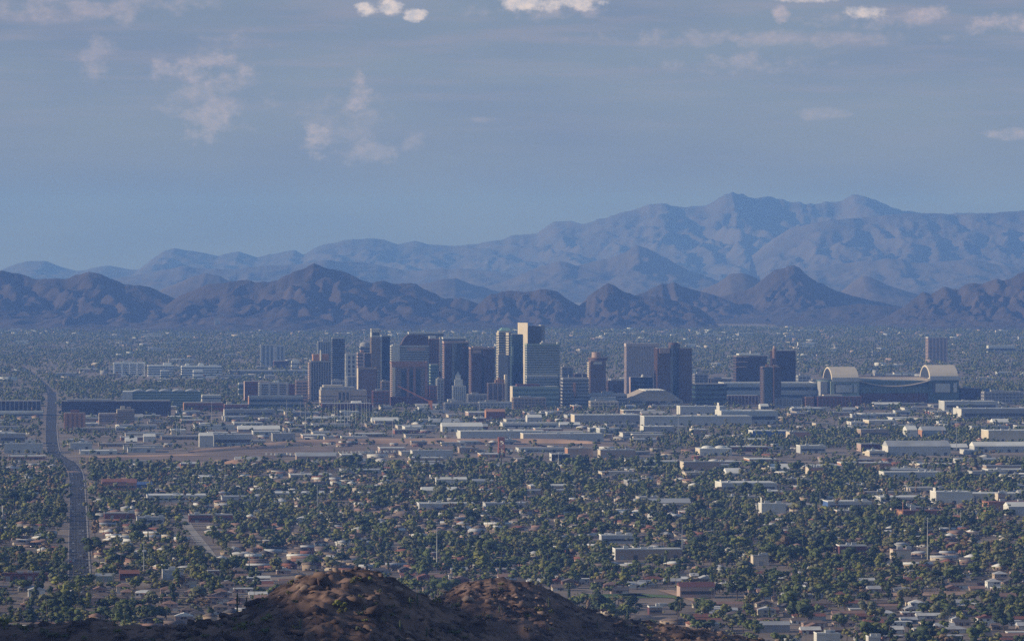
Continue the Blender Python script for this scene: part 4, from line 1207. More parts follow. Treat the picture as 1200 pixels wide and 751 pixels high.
HALLS = [
    # x0, x1, ytop, ybase, wall, roof, depth, west wall, style, doors, band, name, category, label
    (481, 531, 528, 538, M_LGREY, M_ROOFM, 40, M_WHITE, "flat", 0, 0, "warehouse", "warehouse", "pale windowless warehouse on the near side of the river bank"),
    (249, 296, 509, 523, M_LGREY, M_ROOFM, 50, None, "flat", 5, 1, "warehouse", "warehouse", "long pale blue-roofed warehouse west of the river bank, doors along its front"),
    (318, 346, 508, 517, M_GREY, M_ROOFG, 40, None, "flat", 3, 0, "warehouse", "warehouse", "grey flat workshop between the pale blue-roofed warehouse and the river bank"),
    (379, 393, 512, 518, M_CREAM, M_ROOFG, 30, None, "flat", 2, 0, "workshop", "workshop", "little cream workshop on the far river bank, first of a pair"),
    (399, 431, 511.5, 518, M_LGREY, M_ROOFW, 30, M_WHITE, "flat", 3, 0, "workshop", "workshop", "white workshop on the far river bank, longer of a pair"),
    (516, 566, 499, 506, M_WHITE, M_ROOFW, 40, None, "gable", 6, 0, "warehouse", "warehouse", "slim white gabled warehouse behind the longest white warehouse's west end"),
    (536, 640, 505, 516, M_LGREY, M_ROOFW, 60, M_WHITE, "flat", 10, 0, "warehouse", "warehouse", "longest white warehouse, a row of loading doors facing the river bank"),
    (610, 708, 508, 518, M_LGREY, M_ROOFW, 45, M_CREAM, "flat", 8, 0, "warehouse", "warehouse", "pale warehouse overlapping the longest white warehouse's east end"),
    (586, 655, 495.5, 502, M_WHITE, M_ROOFW, 45, None, "flat", 6, 1, "warehouse", "warehouse", "white warehouse with dark open front behind the longest white warehouse"),
    (616, 635, 488.5, 496, M_LGREY, M_ROOFW, 30, M_WHITE, "gable", 2, 0, "warehouse", "warehouse", "small white gabled shed behind the dark-fronted white warehouse"),
    (669, 752, 486, 497, M_GREY, M_ROOFW, 60, M_CREAM, "flat", 0, 0, "warehouse", "warehouse", "long grey hall with thin white roof line south of the ribbed arena"),
    (688, 722, 465, 478, M_LGREY, M_ROOFW, 50, M_WHITE, "gable", 0, 0, "hall", "hall", "pale gabled hall with open white porch by the ribbed arena's west end"),
    (716, 729, 463, 474, M_CREAM, M_ROOFW, 30, None, "flat", 0, 0, "hall", "hall", "cream block squeezed between the gabled hall and the ribbed arena"),
    (568, 592, 482, 491, M_BRICK, M_ORANGE, 30, M_ORANGE, "gable", 0, 0, "red_hall", "hall", "red gabled hall with bright terracotta end among trees south of the old hotel"),
    (510, 547, 561, 569, M_WHITE, M_ROOFW, 16, None, "gable", 0, 0, "shed", "shed", "long white shed alone in trees below the river bank"),
    (553, 578, 563, 569, M_LGREY, M_ROOFM, 16, None, "gable", 0, 0, "shed", "shed", "shorter grey shed in line with the long white shed"),
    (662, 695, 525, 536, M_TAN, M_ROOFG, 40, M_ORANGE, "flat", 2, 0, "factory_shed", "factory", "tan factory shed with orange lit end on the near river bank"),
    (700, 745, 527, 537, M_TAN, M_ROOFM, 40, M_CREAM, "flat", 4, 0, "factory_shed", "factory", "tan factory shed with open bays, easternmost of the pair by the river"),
    (644, 668, 532, 540, M_GLASSN, M_ROOFW, 30, M_WHITE, "flat", 2, 0, "workshop", "workshop", "dark fronted workshop with white west gable before the tan factory sheds"),
    (793, 851, 476, 486, M_LGREY, M_ROOFW, 50, M_WHITE, "flat", 6, 0, "warehouse", "warehouse", "white warehouse with many bays between the ribbed arena and the great white factory"),
    (838, 912, 481, 497, M_LGREY, M_ROOFW, 80, M_WHITE, "flat", 9, 1, "factory", "factory", "great white stepped factory south of the slim teal hotel tower"),
    (750, 882, 487.5, 499, M_LGREY, M_ROOFW, 60, None, "flat", 0, 0, "warehouse", "warehouse", "very long low pale warehouse in front of the great white stepped factory"),
    (877, 926, 504.5, 512, M_BLUEP, M_ROOFW, 50, M_WHITE, "flat", 0, 0, "warehouse", "warehouse", "blue-trimmed white hall behind the green tree belt"),
    (921, 950, 506, 513, M_ORANGE, M_ROOFG, 40, M_CREAM, "flat", 0, 0, "warehouse", "warehouse", "sandy orange hall joined to the blue-trimmed white hall"),
    (750, 790, 499.5, 508, M_GREY, M_ROOFW, 50, M_WHITE, "flat", 3, 0, "warehouse", "warehouse", "grey shed with white gable end at the western tip of the tree belt"),
    (808, 830, 503, 511, M_TAN, M_ROOFW, 40, M_CREAM, "flat", 0, 0, "warehouse", "warehouse", "tan shed with white roof behind the tree belt, before the long pale warehouse"),
    (815, 858, 525, 534, M_WHITE, M_ROOFW, 50, M_CREAM, "domes", 0, 0, "domed_hall", "hall", "white hall with two shallow domes just below the tree belt"),
    (933, 968, 522, 531, M_LGREY, M_ROOFW, 40, None, "flat", 4, 1, "hall", "hall", "pale long hall with a red-fronted shop before it, below the tree belt"),
    (838, 911, 565, 577, M_LGREY, M_ROOFW, 60, M_WHITE, "flat", 0, 1, "grocery_hall", "shop", "white grocery hall with red corner panel among bungalows"),
    (797, 845, 541, 553, M_TAN, M_ROOFG, 40, M_CREAM, "flat", 3, 0, "shop_row", "shop", "tan shop row with bright corner below the white domed hall"),
    (944, 965, 547.5, 557, M_ORANGE, M_ROOFG, 30, M_CREAM, "flat", 0, 1, "office_building", "building", "sandy two-storey office cube south of the pale long hall"),
    (889, 921, 590, 604, M_WHITE, M_ROOFW, 25, M_WHITE, "flat", 0, 0, "church", "church", "white church-like block with raised square belfry in the trees"),
    (1117, 1215, 478.5, 492, M_GREY, M_ROOFM, 80, M_WHITE, "flat", 14, 1, "depot", "warehouse", "big pale depot with bright west gable southeast of the ballpark"),
    (1100, 1170, 470, 481, M_LGREY, M_ROOFW, 60, None, "flat", 4, 1, "warehouse", "warehouse", "flat white building with plant boxes behind the big pale depot"),
    (1058, 1075, 503, 513, M_WHITE, M_ROOFW, 40, M_WHITE, "gable", 0, 0, "warehouse", "warehouse", "bright white gable shed beside the tree belt's eastern end"),
    (1076, 1109, 503.5, 512, M_LGREY, M_ROOFM, 40, M_ORANGE, "gable", 0, 0, "warehouse", "warehouse", "grey gabled shed next to the bright white gable shed"),
    (1034, 1115, 522, 534, M_LGREY, M_ROOFM, 50, M_WHITE, "gable", 0, 0, "warehouse", "warehouse", "long grey gabled hall with white west end in front of the tree belt"),
    (1004, 1032, 520, 529, M_MAROON, M_ROOFG, 40, M_PINK, "flat", 0, 0, "warehouse", "warehouse", "dark maroon box with pink end beside the long grey gabled hall"),
    (1150, 1215, 504, 518, M_CREAM, M_ROOFW, 60, M_CREAM, "flat", 0, 0, "warehouse", "warehouse", "beige cube warehouse with pale parapet below the big pale depot"),
    (1136, 1215, 522, 530, M_LGREY, M_ROOFW, 40, None, "gable", 8, 0, "warehouse", "warehouse", "long thin white roof shed in front of the beige cube warehouse"),
    (1004, 1042, 503, 513, M_TAN, M_ROOFG, 40, None, "flat", 0, 1, "warehouse", "warehouse", "tan low block inside the tree belt west of the bright white gable shed"),
    (1030, 1106, 553, 562, M_LGREY, M_ROOFW, 40, M_WHITE, "flat", 5, 0, "shop_row", "shop", "white shop row with tan bays north of the white stepped store"),
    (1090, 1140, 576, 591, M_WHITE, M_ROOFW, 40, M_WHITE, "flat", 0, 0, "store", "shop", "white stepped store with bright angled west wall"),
    (1166, 1178, 578, 590, M_PINK, M_ROOFG, 20, M_CREAM, "flat", 0, 1, "office_building", "building", "pinkish slim office block behind the orange-fronted store"),
    (1151, 1215, 588, 600, M_ORANGE, M_BRICK, 40, M_ORANGE, "flat", 0, 0, "store", "shop", "orange-fronted store with dark red roof edge"),
    (1176, 1215, 592.5, 604, M_LGREY, M_ROOFW, 30, M_WHITE, "gable", 0, 0, "store", "shop", "white gabled store nestled before the orange-fronted store"),
    (1050, 1104, 598, 609, M_BRICK, M_BRICK, 40, M_ORANGE, "flat", 0, 1, "school", "school", "long red brick school with a tall chimney at its east end"),
    (964, 1022, 587, 597, M_LGREY, M_ROOFW, 40, M_BLUEP, "flat", 4, 1, "shop_row", "shop", "grey shop row with bright blue corner west of the long red brick school"),
    (1040, 1082, 594, 602, M_MAROON, M_ROOFG, 30, M_CREAM, "flat", 0, 1, "shop_row", "shop", "maroon shop row with cream corner behind the long red brick school"),
    (977, 1001, 598, 605, M_TAN, M_ROOFW, 25, M_ORANGE, "flat", 0, 0, "shop", "shop", "small tan shop with orange pylon corner west of the long red brick school"),
    (119, 160, 565, 575, M_ORANGE, M_BRICK, 30, M_ORANGE, "gable", 0, 1, "mission_church", "church", "red tiled mission church with a square bell tower by the road bend"),
    (157, 178, 567, 573, M_BLUEP, M_BLUEP, 20, None, "gable", 0, 0, "hall", "hall", "bright blue roofed hall beside the red tiled mission church"),
    (160, 192, 606, 614, M_LGREY, M_ROOFM, 30, M_WHITE, "flat", 3, 1, "shop_row", "shop", "grey flat shop row east of the white water tank"),
    (122, 158, 601, 608, M_BRICK, M_ROOFG, 30, M_BRICK, "flat", 0, 0, "shop_row", "shop", "dark red flat shop row behind the white water tank"),
    (221, 273, 603, 612, M_BRICK, M_ROOFG, 30, M_MAROON, "flat", 3, 1, "shop_row", "shop", "dark red shop row with white fascia at the top of the slanting side street"),
    (5, 56, 672, 681, M_BRICK, M_MAROON, 20, None, "flat", 6, 0, "shop_row", "shop", "long dark red shop row with bays, its east end at the straight road's foot"),
    (140, 163, 671, 680, M_MAROON, M_BRICK, 18, None, "gable", 0, 1, "shop", "shop", "maroon shop with cream sign panel east of the straight road's foot"),
    (190, 215, 668, 679, M_LGREY, M_ROOFM, 22, M_WHITE, "flat", 0, 0, "shop", "shop", "pale grey flat building with white west wall before the slanting side street"),
    (112, 134, 674, 682, M_GREEN, M_ROOFM, 14, None, "gable", 0, 0, "shop", "shop", "pale green roofed kiosk at the straight road's foot, east side"),
    (5, 50, 520, 531, M_LGREY, M_ROOFM, 40, None, "flat", 4, 0, "warehouse", "warehouse", "pale flat yard shed west of the straight road, beside the river"),
    (0, 30, 508, 520, M_GREY, M_ROOFM, 40, None, "flat", 2, 1, "warehouse", "warehouse", "grey-blue long shed west of the straight road beyond the river"),
    (30, 41, 516, 523, M_WHITE, M_ROOFW, 20, M_WHITE, "flat", 0, 0, "workshop", "workshop", "little white box west of the straight road among parked trucks"),
    (82, 108, 519, 527, M_LGREY, M_ROOFW, 26, M_WHITE, "flat", 2, 0, "workshop", "workshop", "white workshop east of the straight road beyond the river"),
    (168, 182, 511, 518, M_WHITE, M_ROOFW, 26, M_WHITE, "gable", 0, 0, "workshop", "workshop", "bright white gabled workshop amid trees north of the sand mound"),
    (233, 250, 510, 524, M_LGREY, M_ROOFW, 30, M_WHITE, "gable", 0, 0, "warehouse", "warehouse", "white gabled end shed joined to the long pale blue-roofed warehouse"),
    (262, 322, 480, 489, M_GREY, M_ROOFM, 40, M_WHITE, "flat", 0, 1, "office_building", "building", "low grey strip building under the glass-roofed depot"),
    (702, 744, 627, 637, M_LGREY, M_ROOFW, 22, None, "flat", 0, 1, "school_wing", "school", "long white roofed school wing in thick trees east of the lone mast"),
    (718, 800, 643, 656, M_TAN, M_ROOFW, 24, M_WHITE, "flat", 5, 0, "school_wing", "school", "long tan building with bright white roof by the slim steel power pole"),
    (793, 838, 686, 701, M_PINK, M_MAROON, 22, None, "gable", 0, 1, "community_hall", "hall", "dark red tiled hall beside the green sports lawn"),
    (885, 926, 731, 741, M_GREY, M_ROOFM, 16, None, "gable", 0, 0, "shed", "shed", "long pale metal shed near the bottom edge below the flat-roofed terraces"),
    (954, 985, 742, 757, M_WHITE, M_ROOFW, 14, M_WHITE, "flat", 0, 0, "flat_roofed_house", "house", "white cube house cut by the bottom edge, wider of a pair"),
    (1015, 1032, 746, 758, M_WHITE, M_ROOFW, 12, M_WHITE, "flat", 0, 0, "flat_roofed_house", "house", "small white cube house cut by the bottom edge, narrower of a pair"),
    (980, 1016, 639, 652, M_MAROON, M_ROOFW, 20, None, "flat", 0, 1, "clubhouse", "building", "dark brick clubhouse with one thin white roof line in the grove"),
    (759, 776, 711, 720, M_TAN, M_ROOFW, 12, M_MAROON, "flat", 0, 1, "pavilion", "pavilion", "white-roofed dark pavilion south of the green sports lawn"),
    (1043, 1068, 644, 655, M_CREAM, M_PINK, 18, M_CREAM, "flat", 0, 0, "hall", "hall", "cream flat hall at the foot of the tall twin-arm power pole"),
    (880, 901, 651, 663, M_CREAM, M_ROOFG, 16, M_CREAM, "flat", 0, 0, "house_block", "house", "bright cream two-storey cube amid tan bungalows"),
]
for i, (x0, x1, yt, yb, wl, rf, dep, we, st, drs, bd, nm, ct, lb) in enumerate(HALLS):
    o = shed(nm, lb, ct, x0, x1, yt, yb, wl, rf, dep, we, st, 3 if x1 - x0 > 40 else 2, drs, bool(bd))
    w = o.children[0].dimensions.x
    hh_ = max(v[2] for v in o.children[0].bound_box)
    if nm == "church":
        part("belfry", box(w * .5, w * .72, 3, 12, hh_ + .6, hh_ + 7), M_WHITE, o)
    if nm == "mission_church":
        part("bell_tower", box(w * .26, w * .34, -2, 3, 0, hh_ + 10), M_CREAM, o)
    if nm == "school":
        part("chimney", box(w * .96, w * 1.0, -3, -.6, 0, hh_ + 10), M_ORANGE, o)
    if nm == "factory":
        part("upper_block", box(w * .12, w * .82, dep * .3, dep * .8, hh_ + .6, hh_ + 8), M_WHITE, o)
        part("upper_block", box(w * .42, w * .56, dep * .4, dep * .7, hh_ + 8.1, hh_ + 13), M_WHITE, o)
    if nm == "grocery_hall":
        part("red_panel", box(w * .86, w * .97, -.4, -.16, hh_ * .2, hh_ * .9), M_RUST, o)
        part("upper_block", box(w * .3, w * .7, 8, 20, hh_ + .6, hh_ + 4), M_WHITE, o)
    if nm == "store" and rf is M_ROOFW and st == "flat":
        part("upper_block", box(w * .45, w * .7, 6, 22, hh_ + .6, hh_ + 5), M_WHITE, o)
    if nm == "depot":
        part("roof_ridge", box(w * .02, w * .9, 30, 50, hh_ + .6, hh_ + 4), M_ROOFW, o)

# ------------------------------------------------------------------ more of the trading streets: smaller sheds filling the plots
WALLS = [("white", M_WHITE), ("pale grey", M_LGREY), ("tan", M_TAN), ("cream", M_CREAM), ("grey", M_GREY), ("brick red", M_BRICK), ("pinkish", M_PINK), ("terracotta", M_ORANGE)]
ROOFS = [("white-roofed", M_ROOFW), ("metal-roofed", M_ROOFM), ("gravel-roofed", M_ROOFG)]
n_inf = 0
tries = 0
NEAR_GROUP = "small sheds and shops of the trading streets"
while n_inf < 290 and tries < 14000:
    tries += 1
    py = random.choice([random.uniform(474, 512), random.uniform(476, 530), random.uniform(480, 560), random.uniform(525, 600)])
    px = random.uniform(-30, 1230)
    if py > 545 and px < 700 and random.random() < .8:
        continue
    if 505 < py < 527 and px > 740 and random.random() < .9:
        continue
    d = dist(py)
    w, dp = random.uniform(14, 66), random.uniform(24, 66)
    X = (px - 600) * d / F
    u, v = uv(X, d)
    if taken(u - 4, u + w + 4, v - 12, v + dp + 4):
        continue
    h = random.choice([3.6, 4, 4.5, 5, 5.5, 6.5])
    wn, wm_ = random.choice(WALLS[:5] if random.random() < .7 else WALLS)
    rn, rm = random.choices(ROOFS, (5, 3, 2))[0]
    st = random.choice(["flat", "flat", "flat", "gable"])
    st = st if dp < 40 else "flat"
    x1 = px + (w + dp * max(0, GA + X / d)) * F / d
    kind = random.choice(["warehouse", "workshop", "shop"]) if w < 40 else "warehouse"
    lb = f"{'long' if w > 42 else 'small' if w < 26 else 'mid-sized'} {wn} {rn} {'gabled ' if st == 'gable' else ''}{kind} {place(px, py)}"
    o = shed(kind, lb, kind, px, x1, 300 + F * (H - h) / d - F * .55 * dp * H / d / d, py, wm_, rm, dp, None, st if dp < 40 else 'flat', random.randint(0, 2), random.choice([0, 2, 3]), random.random() < .3, NEAR_GROUP, tries)
    tell_apart(o, lb, px)
    n_inf += 1

# ------------------------------------------------------------------ bungalows
HW = [("white", (0.62, 0.60, 0.56)), ("tan", (0.36, 0.28, 0.21)), ("pinkish", (0.40, 0.29, 0.25)), ("cream", (0.50, 0.43, 0.34)), ("grey", (0.30, 0.30, 0.30)), ("brick", (0.22, 0.11, 0.085))]
HR = [("grey-brown", (0.155, 0.12, 0.105)), ("pink tile", (0.25, 0.155, 0.125)), ("pale grey", (0.40, 0.40, 0.41)), ("white", (0.58, 0.57, 0.55)), ("dull red", (0.20, 0.085, 0.065)), ("charcoal", (0.085, 0.08, 0.085))]
HWM = [mat(n + " house wall", c, .9, .08, .3, var2=.12) for n, c in HW]
HRM = [mat(n + " house roof", c, .9, .15, .4, var2=.15) for n, c in HR]
M_WIN = glassy("house window glass", (0.03, 0.035, 0.045), .2)
M_DOORW = mat("pale garage door", (0.55, 0.52, 0.48), .7, .05, .5)


def house_geo(w, dp, h, st):
    wall = box(0, w, 0, dp, -.5, h)
    e = .5
    rh = min(dp, w) * .21
    if st == "hip":
        i = min(dp, w) * .5
        if w >= dp:
            V = [(-e, -e, h), (w + e, -e, h), (w + e, dp + e, h), (-e, dp + e, h), (i, dp / 2, h + rh), (w - i, dp / 2, h + rh)]
            T = [(0, 1, 5, 4), (1, 2, 5), (2, 3, 4, 5), (3, 0, 4), (0, 3, 2, 1)]
        else:
            V = [(-e, -e, h), (w + e, -e, h), (w + e, dp + e, h), (-e, dp + e, h), (w / 2, i, h + rh), (w / 2, dp - i, h + rh)]
            T = [(0, 1, 4), (1, 2, 5, 4), (2, 3, 5), (3, 0, 4, 5), (0, 3, 2, 1)]
        return wall, (V, T)
    if st == "gable":
        return wall, extrude_x([(-e, h), (dp + e, h), (dp / 2, h + rh)], -e, w + e)
    if st == "cross":
        return wall, extrude_y([(-e, h), (w + e, h), (w / 2, h + rh)], -e, dp + e)
    return wall, box(-.3, w + .3, -.3, dp + .3, h, h + .55)


HT = [(16, 10, 2.9, "hip"), (14, 11, 2.9, "gable"), (18, 9, 2.9, "hip"), (12, 13, 3.0, "cross"), (15, 10, 3.0, "flat"), (11, 12, 5.6, "hip"), (13, 11, 5.7, "cross"), (24, 9, 2.9, "gable"), (12, 9, 2.8, "gable")]
SHAPE = {"hip": "hip-roofed", "gable": "ridge-roofed", "cross": "gable-fronted", "flat": "flat-roofed"}
HMESH = {}


def house_parts(t, wi, ri):
    k = (t, wi, ri)
    if k not in HMESH:
        w, dp, h, st = HT[t]
        a, b = house_geo(w, dp, h, st)
        win = box(0, 1.9, -.1, -.02, 0, 1.3)
        HMESH[k] = (mesh_of(a, "wall", HWM[wi]), mesh_of(b, "roof", HRM[ri]))
        if "win" not in HMESH:
            HMESH["win"] = mesh_of(win, "window", M_WIN)
            HMESH["side"] = mesh_of(box(-.1, -.02, 0, 1.9, 0, 1.3), "window", M_WIN)
            HMESH["garage"] = mesh_of(box(0, 4.6, -.1, -.02, 0, 2.2), "garage_door", M_DOORW)
            HMESH["door"] = mesh_of(box(0, 1.0, -.1, -.02, 0, 2.1), "door", mat("dark front door", (.10, .06, .045), .6))
    return HMESH[k]


CRX = np.arange(-150, 1400)
_c1 = np.interp(CRX, [p[0] for p in R1], [p[1] for p in R1])
_c2 = np.interp(CRX, [p[0] for p in R2], [p[1] for p in R2])
HILLROW = np.minimum(_c1, _c2)


def hidden_row(px):
    return np.interp(px, CRX, HILLROW)


cand = []
vrows = []
v = 3680.0
while v < 9200:
    vrows.append(v)
    v += 31 if len(vrows) % 2 else 42
for v in vrows:
    ulo, uhi = v * SA - .112 * v * 1.0 - 60, v * SA + .112 * v + 60
    u = ulo + random.uniform(0, 20)
    while u < uhi:
        X, Y = xy(u, v)
        px, py = pxy(X, Y)
        skip = .22
        if py < 600:
            skip = .42
        if py < 560:
            skip = .62
        if py < 545:
            skip = .86
        skip += .5 * max(0, fbm(u / 160, v / 220, 77, 2) - .55) * 2
        if 742 < px < 1010 and 640 < py < 690 or py > 690:
            skip -= .05
        t = random.choices(range(9), (2, 5, 2, 4, 4, .6, .8, 3, 4))[0]
        if px < 260 and 676 < py < 735:
            t = random.choices(range(9), (3, 1, 1, 2, 0, 5, 3, 0, 1))[0]
        w, dp, h, st = HT[t]
        if random.random() > skip and not taken(u, u + w, v, v + dp):
            cand.append((u, v, X, Y, px, py, t))
            block(u + 1, u + w - 1, v + 1, v + dp - 1)
        u += w + random.uniform(4, 9) if random.random() < .9 else random.uniform(25, 60)


def pick_mats(px, py, t, r):
    if px < 300 and py > 672:
        ri = r.choices(range(6), (4, 6, 1, .6, .5, .5))[0]
        wi = r.choices(range(6), (1, 4, 4, 2, 1, 0))[0]
    else:
        ri = r.choices(range(6), (4, 2.6, 2.6, 1.7, 1.3, 2.0))[0]
        wi = r.choices(range(6), (1.6, 3.4, 2.4, 2, 1.3, 1.3))[0]
    if HT[t][3] == "flat":
        ri = r.choices([2, 3, 0], (3, 4, 1))[0]
    return wi, ri


vis = [c for c in cand if -25 < c[4] < 1215 and c[5] < min(755, hidden_row(c[4]) + 2)]
vis.sort(key=lambda c: c[3])
NEAR = set(id(c) for c in vis[:290])
HOUSES = []
hb = Buf()
rr_ = random.Random(5)
for c in cand:
    u, v, X, Y, px, py, t = c
    if py > hidden_row(min(max(px, -140), 1290)) + 6 and py < 775 and -25 < px < 1215:
        if id(c) not in NEAR:
            continue
    w, dp, h, st = HT[t]
    wi, ri = pick_mats(px, py, t, rr_)
    rz = GA + rr_.choice([0, 0, 0, 0, .03, -.03])
    if id(c) in NEAR:
        lb = f"{HW[wi][0]} {'two-storey ' if h > 5 else ''}{SHAPE[st]} house with {HR[ri][0]} roof {place(px, py)}"
        o = thing("house", lb, "house", (X, Y, 0), rz, "houses of the nearest streets")
        a, b = house_parts(t, wi, ri)
        part("wall", a, None, o)
        part("roof", b, None, o)
        if w >= 14 or h > 5:
            part("garage_door", HMESH["garage"], None, o, (w * rr_.choice([.05, .62]), 0, 0))
        for k, fx in enumerate(rr_.sample([.1, .3, .5, .72], 2)):
            part("window", HMESH["win"], None, o, (w * fx, 0, h - 1.9))
        part("window", HMESH["side"], None, o, (0, dp * .45, h - 1.9))
        part("door", HMESH["door"], None, o, (w * .44, -.02, 0))
        if h > 5:
            part("window", HMESH["win"], None, o, (w * .25, -.03, .9))
        tell_apart(o, lb, px)
        HOUSES.append((o, px, py, X, Y, HR[ri][0]))
    else:
        if (t, "tpl") not in HMESH:
            a, b = tris(house_geo(w, dp, h, st)[0]), tris(house_geo(w, dp, h, st)[1])
            wv = tris(join(box(w * .15, w * .3, -.1, -.02, .9, 2.1), box(w * .6, w * .8, -.1, -.02, .2, 2.1)))
            V = np.concatenate([a[0], b[0], wv[0]])
            T = np.concatenate([a[1], b[1] + len(a[0]), wv[1] + len(a[0]) + len(b[0])])
            HMESH[(t, "tpl")] = (V, T, len(a[1]), len(b[1]), len(wv[1]))
        V, T, na, nb, nc = HMESH[(t, "tpl")]
        s = rr_.uniform(.9, 1.15)
        hb.inst((V, T), np.array([[X, Y, 0]]), np.array([[s, s, 1.0]]), np.array([rz]), np.array([[wi] * na + [6 + ri] * nb + [12] * nc]))
hb.build("suburb_houses", HWM + HRM + [M_WIN])

# ------------------------------------------------------------------ pale buildings far off among the trees
far_b = []
for _ in range(6000):
    py = 383 + 66 * random.random() ** 1.25
    px = random.uniform(-120, 1320)
    d = dist(py)
    clump = fbm(px / 60, py / 5, 91, 3)
    if clump < .47 or d > 20400:
        continue
    w, dp, h = random.uniform(14, 70) * random.choice([.6, 1, 1]), random.uniform(12, 30), random.choice([5, 6, 8, 11])
    X = (px - 600) * d / F
    u, v = uv(X, d)
    if taken(u, u + w, v, v + dp):
        continue
    block(u - 2, u + w + 2, v - 30, v + dp)
    far_b.append((w * h / d, px, py, X, d, w, dp, h))
    if len(far_b) >= 480:
        break
far_b.sort(reverse=True)
fb = Buf()
unit = tris(box(0, 1, 0, 1, 0, 1))
FARM = [M_WHITE, M_LGREY, M_CREAM, M_PINK, M_ROOFW, M_GREY]
FN = ["white", "pale grey", "cream", "pinkish", "off-white", "grey"]
nf = 0
for a, px, py, X, d, w, dp, h in far_b:
    mi = random.choices(range(6), (1.5, 3, 2.5, 3, 2, 4))[0]
    if nf < 130 and 0 < px < 1195:
        lb = f"{'long' if w > 45 else 'small'} {FN[mi]} {'mid-rise' if h > 9 else 'low'} building in the trees {place(px, py, FAR_MARKS)}"
        o = thing("building", lb, "building", (X, d, 0), GA, "pale buildings in the far trees")
        part("wall", box(0, w, 0, dp, -.5, h), FARM[mi], o)
        part("roof", box(-.5, w + .5, -.5, dp + .5, h, h + .8), M_ROOFW if random.random() < .6 else M_ROOFG, o)
        tell_apart(o, lb, px)
        nf += 1
    else:
        fb.inst(unit, np.array([[X, d, 0]]), np.array([[w, dp, h]]), np.array([GA]), np.array([mi]))
# houses climbing the mountain feet
for _ in range(260):
    px, base = random.choice([(random.uniform(600, 830), 372), (random.uniform(950, 1200), 371), (random.uniform(270, 420), 380), (random.uniform(490, 590), 379), (random.uniform(0, 70), 383), (random.uniform(420, 470), 375)])
    py = base + random.gauss(0, 3.0)
    d = dist(385.5) - random.uniform(0, 1500)
    X, Y, Z = P(px, py, d)
    if Z < 0:
        Z = 0
    if Z > 60:
        continue
    w, dp, h = random.uniform(8, 22), random.uniform(10, 20), random.uniform(3, 6)
    fb.inst(unit, np.array([[X, Y, -4.0]]), np.array([[w, dp, 4 + h + min(Z, 3)]]), np.array([GA]), np.array([random.choices(range(6), (1.5, 3, 3, 4, 1.5, 4))[0]]))
fb.build("far_houses", FARM)
X, Y, Z = P(251, 379, 19300)
o = thing("hillside_house", "white house of stacked curved terraces on the mountain foot", "house", (X, Y, max(0, Z)), GA)
part("wall", box(2, 20, 0, 14, -30, 9), M_GREY, o)
for k in range(3):
    part("terrace", box(0 + 2 * (k % 2), 22 - 2 * (k % 2), -2, 0, 2 + 7 * k, 5 + 7 * k), M_WHITE, o)
tower("villa", "long white villa with pavilion ends below the craggy dark ridge", 1156, 1190, 405, 415, M_WHITE, dep=30, cat="villa", bands=1, bfrac=.4, roof=M_ROOFW)
# ------------------------------------------------------------------ trees
GREENS = [('dark green', (0.055, 0.074, 0.03)), ('green', (0.098, 0.122, 0.038)), ('olive', (0.15, 0.146, 0.056)), ('yellow-green', (0.175, 0.182, 0.048)), ('grey-green', (0.138, 0.145, 0.082)), ('brownish', (0.165, 0.118, 0.07))]
GM = [mat(n + " foliage", c, .75, .3, .35, spec=.15) for n, c in GREENS]
M_BARK = mat("bark", (0.10, 0.075, 0.055), .95, .2, 1.0)
M_PALMT = mat("palm trunk", (0.16, 0.12, 0.09), .95, .2, 1.0)


def ico():
    p = (1 + 5 ** .5) / 2
    v = np.array([(-1, p, 0), (1, p, 0), (-1, -p, 0), (1, -p, 0), (0, -1, p), (0, 1, p), (0, -1, -p), (0, 1, -p), (p, 0, -1), (p, 0, 1), (-p, 0, -1), (-p, 0, 1)], float)
    v /= np.linalg.norm(v[0])
    t = np.array([(0, 11, 5), (0, 5, 1), (0, 1, 7), (0, 7, 10), (0, 10, 11), (1, 5, 9), (5, 11, 4), (11, 10, 2), (10, 7, 6), (7, 1, 8), (3, 9, 4), (3, 4, 2), (3, 2, 6), (3, 6, 8), (3, 8, 9), (4, 9, 5), (2, 4, 11), (6, 2, 10), (8, 6, 7), (9, 8, 1)])
    return v, t


ICO = ico()


def leaves(r, n, cen, rad, size, thin=1.0):
    """n leaf sprays (bent quads) spread through a set of ellipsoid clumps"""
    V, T = [], []
    for k in range(n):
        i = r.integers(len(cen))
        q = r.normal(size=3)
        q /= np.linalg.norm(q)
        rr = (r.random() ** .35) * 1.06
        p = cen[i] + q * rad[i] * rr
        a = r.normal(size=3)
        nrm = q + a * .55
        nrm /= np.linalg.norm(nrm)
        s = np.cross(nrm, r.normal(size=3))
        s /= np.linalg.norm(s) + 1e-9
        t = np.cross(nrm, s)
        sz = size * r.uniform(.6, 1.35)
        o = len(V)
        V += [p - s * sz, p + t * sz * .8 * thin, p + s * sz, p - t * sz * .8 * thin, p + nrm * sz * .35]
        T += [(o, o + 1, o + 4), (o + 1, o + 2, o + 4), (o + 2, o + 3, o + 4), (o + 3, o, o + 4)]
    return np.array(V), np.array(T)


